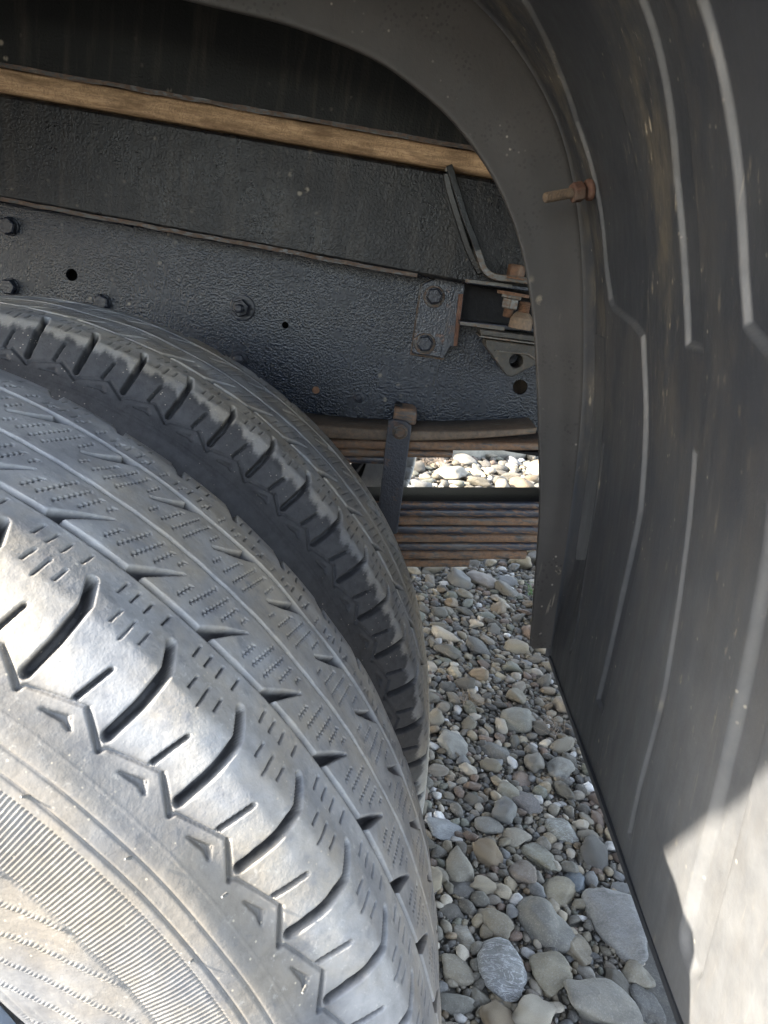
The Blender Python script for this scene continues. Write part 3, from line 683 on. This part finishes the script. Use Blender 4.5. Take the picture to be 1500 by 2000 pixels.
Yg = np.concatenate([[YG], YG - .006 * (1 - np.cos(np.linspace(.3, math.pi / 2, 5))), np.arange(YG - .0075, .352, -.0018), np.arange(.352, .290, -.0007), np.arange(.290, .232, -.0018), np.arange(.232, .186, -.0007), np.arange(.186, .158, -.0018), np.arange(.158, .094, -.0007), np.arange(.094, .086, -.0015), np.arange(.086, -.016, -.0008), np.arange(-.016, -.128, -.0025), [-.130]])
A, Yv = np.meshgrid(np.arange(len(prof)), Yg, indexing='ij'); Zp = prof[:, 1][A]; Ax = arcl[A]
rear = (prof[:, 0] > -.05)[A]
def box_sd(a0, a1, y0, y1, r):            # signed distance of a rounded rectangle in (height, y)
    ca, cy, ha, hy = (a0 + a1) / 2, (y0 + y1) / 2, (a1 - a0) / 2 - r, (y1 - y0) / 2 - r
    qa, qy = np.abs(Ax - ca) - ha, np.abs(Yv - cy) - hy
    return np.hypot(np.maximum(qa, 0), np.maximum(qy, 0)) + np.minimum(np.maximum(qa, qy), 0) - r
def arc_of(z): return float(np.interp(z, profF[:km, 1], arcF[:km]))
top = arcl[-1] + .2
def lin(z, pts): return np.interp(z, [p[0] for p in pts], [p[1] for p in pts])
rec = np.zeros_like(Yv)
# wide panel by the flange, narrowing into a groove
zz_ = np.where(rear & (Ax < arc_of(.655)), Zp, .655)
left = lin(zz_, [(.445, .226), (.4475, .24), (.4545, .297), (.459, .305), (.50, .326), (.54, .338), (.59, .349), (.62, .340), (.655, .318)])
right = lin(zz_, [(.15, .199), (.45, .207), (.52, .212), (.58, .230), (.655, .214)])
def square(f, pts):              # true distance across a sloping edge
    e = lin(zz_, pts); g = np.gradient(e[:, 0], arcl)[:, None]; return f(e) / np.sqrt(1 + np.minimum(g * g, 400))
LP1 = [(.440, .222), (.4475, .245), (.4565, .297), (.462, .306), (.50, .326), (.54, .338), (.59, .349), (.62, .340), (.655, .318)]
dP1 = np.maximum.reduce([square(lambda e: Yv - e, LP1), right - Yv, arc_of(.441) - Ax])
dP1 = np.minimum(dP1, np.maximum.reduce([Yv - lin(Zp, [(.14, .229), (.24, .217), (.32, .205), (.39, .213), (.45, .226)]), lin(Zp, [(.14, .210), (.24, .198), (.32, .187), (.39, .196), (.45, .207)]) - Yv, arc_of(.150) - Ax, Ax - arc_of(.46)]))
dP2 = box_sd(arc_of(.441), top, .110, .142, .006) 
sh = lin(zz_, [(.44, .0), (.53, .017), (.60, .012), (.655, .012)])
dP2 = np.maximum.reduce([Yv - (.1335 + sh), (.105 + sh * .9) - Yv, arc_of(.442) - Ax])
dD = np.maximum.reduce([square(lambda e: Yv - e, [(.430, -.03), (.440, .002), (.449, .030), (.458, .052), (.48, .058), (.52, .064), (.59, .078), (.655, .08)]), arc_of(.431) - Ax])
dE = np.maximum.reduce([np.abs(Yv - lin(Zp, [(.11, .108), (.155, .107), (.234, .099), (.304, .104), (.39, .110)])) - .0038, arc_of(.117) - Ax, Ax - arc_of(.385)])
dF = box_sd(arc_of(.128), arc_of(.425), -.013, .013, .010)
dH = np.maximum.reduce([np.abs(Yv - lin(Zp, [(.14, .325), (.16, .312), (.24, .318), (.33, .312)])) - .0028, arc_of(.141) - Ax, Ax - arc_of(.345)])
for d, dep, e in ((dP1, .0034, .0014), (dP2, .0034, .0014), (dD, .0040, .0018), (dE, .0024, .0015), (dF, .0046, .0034), (dH, .0011, .0014)):
    rec = np.maximum(rec, dep * S(e, -e, d))
# the shell swells a little between ribs and dips in a valley next to the flange
swell = .0009 * np.sin(Yv * 23 + .6) + .0007 * np.sin(Ax * 21)
valley = .007 * S(.0, .018, YG - Yv) * S(.085, .05, YG - Yv) * S(arc_of(.60), arc_of(.46), Ax) * S(arc_of(.12), arc_of(.24), Ax)
bend = np.where(np.arange(len(Yg)) < 6, .006 * (1 - np.sin(np.linspace(0, math.pi / 2, 6)[np.minimum(np.arange(len(Yg)), 5)])), 0)[None, :]
off = -(rec + valley) + swell + bend
Vx = prof[:, 0][A] + nin[:, 0][A] * off; Vz = prof[:, 1][A] + nin[:, 1][A] * off + AX
Vf = np.stack([Vx, Yv, Vz], -1)
# outer lip turned towards the wheel, then the back skin 4 mm out
lip = Vf[:, -1, :].copy(); lip2 = lip.copy(); lip2[:, 0] += nin[:, 0] * .014; lip2[:, 2] += nin[:, 1] * .014; lip2[:, 1] -= .003
bk0 = lip2.copy(); bk0[:, 1] -= .004
bk1 = lip.copy(); bk1[:, 0] -= nin[:, 0] * .0055; bk1[:, 2] -= nin[:, 1] * .0055; bk1[:, 1] -= .004
bk2 = bk1.copy(); bk2[:, 1] = YG + .003; 
Vall = np.concatenate([Vf, lip2[:, None], bk0[:, None], bk1[:, None], bk2[:, None]], 1)
nr_, nc_ = Vall.shape[:2]
q = grid_quads(nr_, nc_, True)
me = np_mesh("mudguard", Vall.reshape(-1, 3), q)
def pad(A2): return np.concatenate([A2, np.repeat(A2[:, -1:], nc_ - A2.shape[1], 1)], 1)
dmin = np.minimum.reduce([np.abs(d) for d in (dP1, dP2, dD, dE, dF)])
inside = np.maximum.reduce([S(.002, -.002, d) for d in (dP1, dP2, dD)])
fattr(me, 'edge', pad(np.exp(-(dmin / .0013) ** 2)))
fattr(me, 'mud', pad((.20 + .8 * np.exp(-((Yv - .175) / .022) ** 2) * S(arc_of(.36), arc_of(.46), Ax) + .9 * np.exp(-((Yv - .355) / .035) ** 2) * S(arc_of(.22), arc_of(.38), Ax)) * (1 - .85 * inside)))
fattr(me, 'dust_sun_patch', pad(S(.24, .02, Yv) * S(arc_of(.42), arc_of(.18), Ax)))  # road dust low down, also painting the sun patch brighter
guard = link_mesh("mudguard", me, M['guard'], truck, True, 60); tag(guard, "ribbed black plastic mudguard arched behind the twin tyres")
bm = bmesh.new()           # rolled bottom edge of the sheet
path = [Vector((prof[0, 0] + .0012, y, prof[0, 1] + AX)) for y in np.arange(-.131, YG + .001, .01)]
rings = [[bm.verts.new(p + Vector((a, 0, b))) for a, b in ((-.0035, .003), (-.0028, -.0025), (0, -.0042), (.003, -.0025), (.0036, .003))] for p in path]
for a, b in zip(rings, rings[1:]):
    for i in range(5): bm.faces.new((a[i], a[(i + 1) % 5], b[(i + 1) % 5], b[i]))
bm.faces.new(rings[0]); bm.faces.new(rings[-1][::-1])
bm_obj("bottom_bead", bm, M['guard'], guard)
fi, _ = spline(FI, 200); fo = prof[np.linspace(0, len(prof) - 1, 200).astype(int)]
# pair the two curves by direction from the wheel centre, so the flange runs square across
a_o = np.arctan2(prof[:, 1], prof[:, 0] - .0); a_i = np.arctan2(fi[:, 1], fi[:, 0])
angs = np.linspace(max(a_o[0], a_i[0]), min(a_o[-1], a_i[-1]), 240)
O = np.stack([np.interp(angs, a_o, prof[:, 0]), np.interp(angs, a_o, prof[:, 1])], 1); I = np.stack([np.interp(angs, a_i, fi[:, 0]), np.interp(angs, a_i, fi[:, 1])], 1)
I[0] += (O[0] - I[0]) * .12; 
T = np.r_[0, .012, .03, np.linspace(.06, .94, 18), .98, 1.0]
yprof = YG + np.r_[.0, -.0012, -.0016, -.0016 * np.ones(18), -.0010, .0]
Fv = O[:, None, :] * T[None, :, None] + I[:, None, :] * (1 - T)[None, :, None]
wob = np.array([[.0012 * noise.noise(Vector((a * 3, t * 2, 4))) for t in T] for a in angs])
front = np.stack([Fv[..., 0], np.broadcast_to(yprof, Fv.shape[:2]) + wob, Fv[..., 1] + AX], -1)
back = front[:, ::-1].copy(); back[..., 1] += .0035
me = np_mesh("inner_flange", np.concatenate([front, back], 1).reshape(-1, 3), grid_quads(240, 2 * len(T), True))
fl = link_mesh("inner_flange", me, M['flange'], guard, True, 60); tag(fl, "brownish curved inner flange of the mudguard")
bm = bmesh.new(); p = at(1145, 372, .345); q_ = at(1066, 386, .335); ax = (q_ - p).normalized()
add_turned(bm, p + ax * .004, ax, [(0, .0082), (.008, .0082), (.009, .007)], 6, .3); bm_obj("rusty_nut", bm, M['darkrust'], guard, .0012)
bm = bmesh.new(); add_turned(bm, p - ax * .004, ax, [(0, .0088), (.003, .0085), (.005, .006)], 14); bm_obj("rusty_washer", bm, M['darkrust'], guard, .0008)
bm = bmesh.new(); add_thread(bm, p + ax * .012, ax, (q_ - p).length - .012, .0042, .0013); bm_obj("stud", bm, M['rustpale'], guard)

# --- load deck over the wheels, an unseen side rail and an added box that shape the sun (above and left of the frame)
bm = bmesh.new(); add_box(bm, -1.0, 1.3, -.288, 2.27, AX + .80, AX + .84)
deck = bm_obj("load_deck", bm, M['upper'], truck, .003)
bm = bmesh.new(); zl = lambda x: AX + .758 - .05 * (x + .55)  # lower edge sloped to place its shadow line on the mudguard
add_prism(bm, [Vector((-1.0, -.310, zl(-1.0))), Vector((1.3, -.310, zl(1.3))), Vector((1.3, -.310, AX + .92)), Vector((-1.0, -.310, AX + .92))], Vector((0, .022, 0))); bm_obj("deck_shadow_rail", bm, M['upper'], deck, .003)
for x in (-.8, -.2, .4, 1.0):
    bm = bmesh.new(); add_box(bm, x - .03, x + .03, .70, 2.3, AX + .71, AX + .80); bm_obj("crossmember", bm, M['upper'], deck, .003)
bm = bmesh.new(); add_box(bm, -2.3, -1.02, -.30, .98, AX + .50, AX + .85); bm_obj("sun_block_box", bm, M['upper'], truck, .01)  # unseen box added to keep sun off the near gravel

# ------------------------------------------------------------------ stones
def ico(sub):
    bm = bmesh.new(); bmesh.ops.create_icosphere(bm, subdivisions=sub, radius=1.0); bm.verts.ensure_lookup_table()
    V = np.array([v.co[:] for v in bm.verts]); F = np.array([[v.index for v in f.verts] for f in bm.faces]); bm.free(); return V, F
IC = {k: ico(k) for k in (1, 2, 3, 4)}
def stone_verts(sub, seed, ang=.0, lump=.22):
    """rounded river stone: a ball pressed by a few random planes, then worn smooth"""
    V = IC[sub][0].copy(); r = np.random.default_rng(seed)
    R = np.ones(len(V)); 
    for _ in range(r.integers(5, 9)):
        n = r.normal(size=3); n /= np.linalg.norm(n); d = r.uniform(.50, .92); c = V @ n
        lim = d / np.maximum(c, 1e-3); k = 13 if ang < .35 else 60
        R = np.where(c > 0, -np.log(np.exp(-k * R) + np.exp(-k * np.minimum(lim, 3))) / k, R)
    off = r.uniform(0, 90, 3)
    N = np.array([noise.noise(Vector(v * 1.6 + off)) for v in V]) * lump + (np.array([noise.noise(Vector(v * 4.5 + off)) for v in V]) * lump * .22 if sub > 1 else 0)
    P = V * (R * (1 + N))[:, None]; P[:, 2] -= (P[:, 2].max() + P[:, 2].min()) / 2
    for i in range(3): P[:, i] /= (P[:, i].max() - P[:, i].min()) / 2
    return P
placed = []       # (x, y, radius)
# singled-out stones: pixel centre, pixel width and height, turn, colour, squareness, label
BIG = [
 (895, 1687, 66, 74, .2, (.20, .19, .165), .2, 0, "pale teardrop stone with a blunt tip pointing away beside the front tyre"),
 (1059, 1801, 98, 104, .8, (.125, .125, .122), .1, 0, "smooth dark grey bean shaped stone, largest in the middle of the gravel"),
 (978, 1886, 98, 116, .1, (.17, .18, .195), .5, .8, "blue grey slab with thin white veins lying near the outer tyre"),
 (1168, 1967, 160, 86, -.3, (.17, .165, .155), .1, 0, "big flat smooth grey stone at the bottom edge of the picture"),
 (1206, 1791, 120, 150, .3, (.165, .17, .18), .6, .2, "large blue grey boulder half under the mudguard edge"),
 (1239, 1896, 72, 58, 0., (.22, .205, .17), .4, 0, "pale tan rounded triangle stone next to the mudguard bottom"),
 (1073, 1900, 84, 86, -.7, (.215, .195, .15), .7, 0, "angular tan stone leaning between the veined slab and brown block"),
 (1120, 1848, 66, 68, .2, (.20, .175, .135), .6, 0, "squarish brown stone just below the dark bean shaped stone"),
 (1147, 1900, 36, 42, .4, (.31, .30, .28), .1, 0, "small round whitish stone beside the angular tan one"),
 (1021, 1710, 56, 50, .3, (.16, .135, .118), .1, 0, "reddish brown oval stone right of the pale teardrop stone"),
 (1049, 1672, 60, 58, .6, (.175, .17, .135), .5, .2, "mottled olive stone lying above the reddish brown oval"),
 (1092, 1739, 58, 72, -.8, (.235, .21, .155), .7, 0, "long tan slab pointing diagonally toward the boulder"),
 (1125, 1725, 44, 46, 0., (.12, .15, .185), .7, 0, "bluish angular stone touching the long tan slab"),
 (969, 1801, 64, 66, .5, (.19, .17, .135), .2, 0, "olive brown lumpy stone above the veined slab"),
 (883, 1456, 64, 54, .1, (.215, .215, .205), .5, 0, "pale grey heart shaped stone by the inner tyre"),
 (966, 1470, 46, 52, .9, (.12, .12, .118), .6, 0, "dark diamond shaped stone right of the pale heart shaped one"),
 (1009, 1409, 68, 44, -.4, (.14, .14, .125), .2, 0, "flat olive grey stone beside the dry twigs near the mudguard"),
 (1016, 1520, 40, 46, .2, (.175, .13, .105), .4, 0, "rusty brown stone in the middle of the gravel strip"),
 (992, 1549, 60, 36, .1, (.20, .19, .155), .7, 0, "flat triangular tan stone below the rusty brown one"),
 (1025, 1570, 46, 46, .7, (.135, .128, .135), .3, 0, "purplish grey notched stone by the flat triangular tan one"),
 (1092, 1506, 54, 42, -.4, (.19, .19, .18), .2, 0, "grey oval stone close to the mudguard, beside white chips"),
 (938, 1140, 66, 26, .1, (.175, .15, .135), .5, 0, "long pinkish brown slab lying farthest back below the springs"),
 (978, 1321, 24, 24, .3, (.43, .37, .25), .3, 0, "small cream yellow stone halfway down the gravel strip"),
 (883, 1313, 34, 26, .4, (.36, .31, .22), .3, 0, "pale tan pebble beside the inner tyre and a green sprout"),
 (840, 1302, 26, 40, .1, (.38, .33, .26), .2, 0, "cream stone partly hidden behind the inner tyre tread"),
 (862, 1622, 80, 44, .1, (.20, .215, .235), .6, .3, "broken pale blue flat stone next to the outer tyre"),
 (885, 1958, 86, 44, .0, (.155, .155, .145), .2, 0, "flat grey stone in the bottom corner against the outer tyre"),
 (983, 1948, 38, 44, .7, (.33, .29, .22), .7, 0, "cream coloured shard below the veined slab"),
 (907, 1829, 42, 66, .2, (.27, .255, .22), .3, .3, "tall pale speckled stone left of the olive brown lump"),
 (888, 1896, 72, 56, -.2, (.20, .18, .145), .3, 0, "brownish mottled stone between outer tyre and veined slab"),
 (902, 1739, 54, 38, -.2, (.155, .155, .155), .5, 0, "grey wedge stone just below the pale teardrop stone"),
 (1006, 1637, 58, 42, -.4, (.22, .205, .175), .5, 0, "long pale tan stone above the mottled olive stone"),
 (954, 1618, 58, 36, -.1, (.17, .17, .165), .1, 0, "smooth grey oval stone right of the broken blue stone"),
 (1097, 1625, 62, 46, .1, (.175, .18, .165), .6, .6, "greenish grey veined stone near the mudguard edge"),
 (1258, 1962, 60, 74, .1, (.115, .115, .115), .4, 0, "dark wet looking stone at the bottom beside the mudguard"),
 (885, 1783, 52, 34, 0., (.12, .115, .108), .6, 0, "dark flat stone touching the outer tyre below the grey wedge"),
 (938, 1950, 42, 46, .3, (.18, .17, .145), .7, 0, "angular grey brown stone beside the cream shard"),
 (932, 926, 30, 26, .2, (.50, .43, .28), .3, 0, "bright cream yellow stone in the sunlight beyond the springs"),
 (880, 931, 70, 16, .05, (.25, .235, .205), .2, 0, "long pale sunlit stone lying beyond the leaf springs"),
 (905, 904, 60, 14, .0, (.22, .21, .19), .3, 0, "flat grey stone in the sun at the back of the gap"),
 (1000, 902, 34, 18, .3, (.21, .215, .225), .6, 0, "blue grey pointed stone in the sun nearest the mudguard"),
]
for k, (px, py, pw, ph, turn, colr, ang, vein, label) in enumerate(BIG):
    c = floor_at(px, py + ph * .12); dist = (c - CAM).dot(_w); mpp = dist / FPX
    slope = max(.22, min(.95, (CAM.z) / (c - CAM).length))           # how steeply this bit of ground is seen
    w = pw * mpp / 2; d = max(w * .55, min(w * 1.5, ph * mpp / 2 / slope * .86)); hgt = min(w, d) * (.52 if ang < .3 else .42)
    P = stone_verts(4, 100 + k, ang, .16)
    if k == 0: t_ = np.clip((P[:, 1] + 1) / 2, 0, 1); P[:, 0] *= 1.08 - .78 * t_ ** 1.6
    if k == 1: P[:, 0] += .35 * P[:, 1] ** 2 - .2; P[:, 0] *= .86
    if k in (5, 18): P[:, 1] *= 1; P[:, 0] *= 1.1 - .55 * np.clip((P[:, 1] + 1) / 2, 0, 1)
    P = P * np.array([w, d, hgt])
    turn_ = turn if k not in (0, 5) else turn * .3
    ca, sa = math.cos(turn_), math.sin(turn_); tx = math.sin(k * 1.7) * .12; 
    P = np.stack([P[:, 0] * ca - P[:, 1] * sa, P[:, 0] * sa + P[:, 1] * ca, P[:, 2] + P[:, 0] * tx], 1)
    me = np_mesh("stone", P, IC[4][1]); m = mat_stone("stone_%02d" % k, (colr[0] * .90, colr[1] * .86, colr[2] * .79), vein)
    o = link_mesh("river_stone", me, m); o.location = (c.x, c.y, ground_h(c.x, c.y) + hgt * .62)
    tag(o, label, "stone"); placed.append((c.x, c.y, max(w, d) * .82, 1))

# 300 more stones picked out one by one as children of the ground, biggest first and packed where the camera looks
def in_view(p, m=60):
    v = p - CAM; z = v.dot(_w)
    if z < .05: return False
    return -m < 750 + FPX * v.dot(CR) / z < 1500 + m and -m < 1000 + FPX * v.dot(CD) / z < 2000 + m
def seen(x, y):
    v = Vector((x, y, .01)) - CAM; z = v.dot(_w)
    if z < .05: return False
    px, py = 750 + FPX * v.dot(CR) / z, 1000 + FPX * v.dot(CD) / z
    return 770 < px < 1320 and (1085 < py < 2060 or 870 < py < 960)
cell = {}
def near_ok(x, y, r, f=.86):
    for i in range(int((x - .16) // .08), int((x + .16) // .08) + 1):
        for j in range(int((y - .16) // .08), int((y + .16) // .08) + 1):
            for (a, b, q) in cell.get((i, j), ()):
                if (a - x) ** 2 + (b - y) ** 2 < ((q + r) * f) ** 2: return False
    return True
def put(x, y, r): cell.setdefault((int(x // .08), int(y // .08)), []).append((x, y, r))
for x, y, r, _ in placed: put(x, y, r)
base_meshes = []
for k in range(14):
    P = stone_verts(3, 500 + k, (.1, .5, .7, .5)[k % 4], .26); me = np_mesh("stone", P, IC[3][1]); me.materials.append(M['stone'])
    me.polygons.foreach_set('use_smooth', np.ones(len(me.polygons), bool)); base_meshes.append(me)
rs = random.Random(11); n = 0; tries = 0
while n < 300 and tries < 200000:
    tries += 1
    y = .28 + 3.0 * rs.random() ** 2.3; x = rs.uniform(.38, 1.3)
    if not seen(x, y): continue
    r = (.030 if tries < 500 else .022 if tries < 3000 else .016 if tries < 16000 else .012) * rs.uniform(.6, 1.1) * (1 + .25 * max(0, y - 1))
    if not near_ok(x, y, r): continue
    put(x, y, r * .92)
    o = bpy.data.objects.new("stone", rs.choice(base_meshes)); COL.objects.link(o); o.parent = ground
    h = r * rs.uniform(.36, .70); o.scale = (r * rs.uniform(1.0, 1.35), r * rs.uniform(.62, .98), h)
    o.location = (x, y, ground_h(x, y) + h * .55 + .003); o.rotation_euler = (rs.uniform(-.4, .4), rs.uniform(-.4, .4), rs.uniform(0, 6.28)); n += 1

# the rest: small pebbles joined into one body of gravel
def scatter(name, pts, sub, seed):
    r = np.random.default_rng(seed); protos = [stone_verts(sub, 900 + i, .2 + .5 * (i % 2), .2) for i in range(10)]; F0 = IC[sub][1]; nv = len(IC[sub][0])
    Vs = np.empty((len(pts), nv, 3), np.float32); Cs = np.empty((len(pts), nv, 4), np.float32)
    pal = np.array(PALETTE + [(.5, .48, .45)]); 
    for i, (x, y, z, rad) in enumerate(pts):
        P = protos[i % 10] * np.array([rad * r.uniform(.9, 1.25), rad * r.uniform(.65, .95), rad * r.uniform(.42, .75)])
        a, b = r.uniform(0, 6.28), r.uniform(-.4, .4); ca, sa = math.cos(a), math.sin(a)
        P = np.stack([P[:, 0], P[:, 1] * math.cos(b) - P[:, 2] * math.sin(b), P[:, 1] * math.sin(b) + P[:, 2] * math.cos(b)], 1)
        Vs[i] = np.stack([P[:, 0] * ca - P[:, 1] * sa + x, P[:, 0] * sa + P[:, 1] * ca + y, P[:, 2] + z], 1)
        c = pal[r.integers(len(pal))] * r.uniform(.75, 1.25); Cs[i] = np.r_[c, 1]
    F = (F0[None] + (np.arange(len(pts)) * nv)[:, None, None]).reshape(-1, 3)
    me = np_mesh(name, Vs.reshape(-1, 3), F)
    at_ = me.attributes.new('tint', 'FLOAT_COLOR', 'POINT'); at_.data.foreach_set('color', Cs.ravel())
    o = link_mesh(name, me, M['pebbles'], ground); o['kind'] = 'stuff'; return o
pts = []
for t in range(170000):
    y = .18 + 1.7 * rs.random() ** 1.25; x = rs.uniform(.36, 1.05)
    if x > .62 + .28 * y or len(pts) > 17000: continue
    r = (.0125 if t < 5000 else .0085 if t < 26000 else .0052 if t < 70000 else .0034) * rs.uniform(.7, 1.15)
    if near_ok(x, y, r, .70): put(x, y, r); pts.append((x, y, ground_h(x, y) + r * .38 + .002, r))
n1 = len(pts)
scatter("pebbles", [q for q in pts if q[3] > .0075], 2, 21); scatter("pebbles", [q for q in pts if q[3] <= .0075], 1, 25)
pts = []
for t in range(26000):
    y = rs.uniform(1.75, 6.5); x = rs.uniform(.2, 1.0 + .28 * y)
    if len(pts) > 7000: break
    r = (.045 if t < 1500 else .026 if t < 9000 else .016) * rs.uniform(.6, 1.2)
    if near_ok(x, y, r, .84): put(x, y, r); pts.append((x, y, ground_h(x, y) + r * .4, r))
scatter("pebbles", pts, 1, 22)
pts = []
for t in range(3000):
    y = rs.uniform(-1.3, .9); x = rs.uniform(-1.2, 1.6); r = .03 * rs.uniform(.5, 1.3)
    if near_ok(x, y, r, .9): put(x, y, r); pts.append((x, y, ground_h(x, y) + r * .4, r))
scatter("pebbles", pts, 1, 23)
print("pebbles", n1)

# ------------------------------------------------------------------ twigs, sprouts, far bank
def blades(name, c, n, ln, spread, up, mat, label, cat, wid=.0012, seed=1, group=None):
    r = random.Random(seed); bm = bmesh.new()
    for _ in range(n):
        a = r.uniform(0, 6.28); p = Vector((r.gauss(0, spread * .35), r.gauss(0, spread * .35), .004)); L = ln * r.uniform(.5, 1.2); d = Vector((math.cos(a), math.sin(a), up * r.uniform(.5, 1.5))).normalized()
        side = d.cross(Vector((0, 0, 1))).normalized() * wid; rings = []
        for k in range(5):
            t = k / 4; q = p + d * L * t + Vector((0, 0, -L * .35 * t * t * up)) + Vector((r.uniform(-1, 1), r.uniform(-1, 1), 0)) * L * .05; w = (1 - t * .85)
            rings.append([bm.verts.new(q + side * w), bm.verts.new(q + Vector((0, 0, wid)) * w), bm.verts.new(q - side * w)])
        for u, v in zip(rings, rings[1:]):
            for i in range(3): bm.faces.new((u[i], u[(i + 1) % 3], v[(i + 1) % 3], v[i]))
        bm.faces.new(rings[0]); bm.faces.new(rings[-1][::-1])
    o = bm_obj(name, bm, mat); o.location = (c.x, c.y, .012); tag(o, label, cat, group); return o
blades("dry_twigs", floor_at(907, 1385), 34, .05, .035, .5, M['twig'], "tangle of dry brown twigs nearer the inner tyre", "twigs", .0007, 1)
blades("dry_twigs", floor_at(1072, 1432), 40, .05, .04, .45, M['twig'], "straw coloured dry tuft beside the mudguard edge", "twigs", .0007, 2)
blades("green_sprout", floor_at(888, 1282), 12, .016, .012, 1.2, M['leaf'], "tiny green sprout among the pebbles near the inner tyre", "plant", .0016, 3)
blades("grass_tuft", floor_at(1036, 1170), 16, .09, .03, 1.8, M['leaf'], "thin green grass tuft beside the mudguard flange", "plant", .0010, 4)
blades("dry_grass", floor_at(840, 912), 60, .14, .12, .9, M['twig'], "dry straw tuft in the sunlight beyond the springs", "plant", .0014, 5)
bm = bmesh.new(); c0, c1 = floor_at(840, 884), floor_at(1180, 884); dirn = (c1 - c0).normalized(); rings = []
for i in range(40):
    p = c0 + (c1 - c0) * (-.3 + 1.6 * i / 39); rr_ = .15 * (1 + .1 * math.sin(i * .9)); ring = []
    for a in np.linspace(0, 2 * math.pi, 14, endpoint=False):
        k = rr_ * (1 + .12 * noise.noise(Vector((i * .5, math.cos(a) * 2, math.sin(a) * 2))))
        ring.append(bm.verts.new(p + Vector((-dirn.y, dirn.x, 0)) * math.cos(a) * k + Vector((0, 0, .06 + math.sin(a) * k))))
    rings.append(ring)
for a, b in zip(rings, rings[1:]):
    for i in range(14): bm.faces.new((a[i], a[(i + 1) % 14], b[(i + 1) % 14], b[i]))
bm.faces.new(rings[0]); bm.faces.new(rings[-1][::-1])
o = bm_obj("driftwood_log", bm, mat_stone("bleached_log", (.26, .25, .22))); tag(o, "bleached grey log lying in the sun behind the stones", "log")
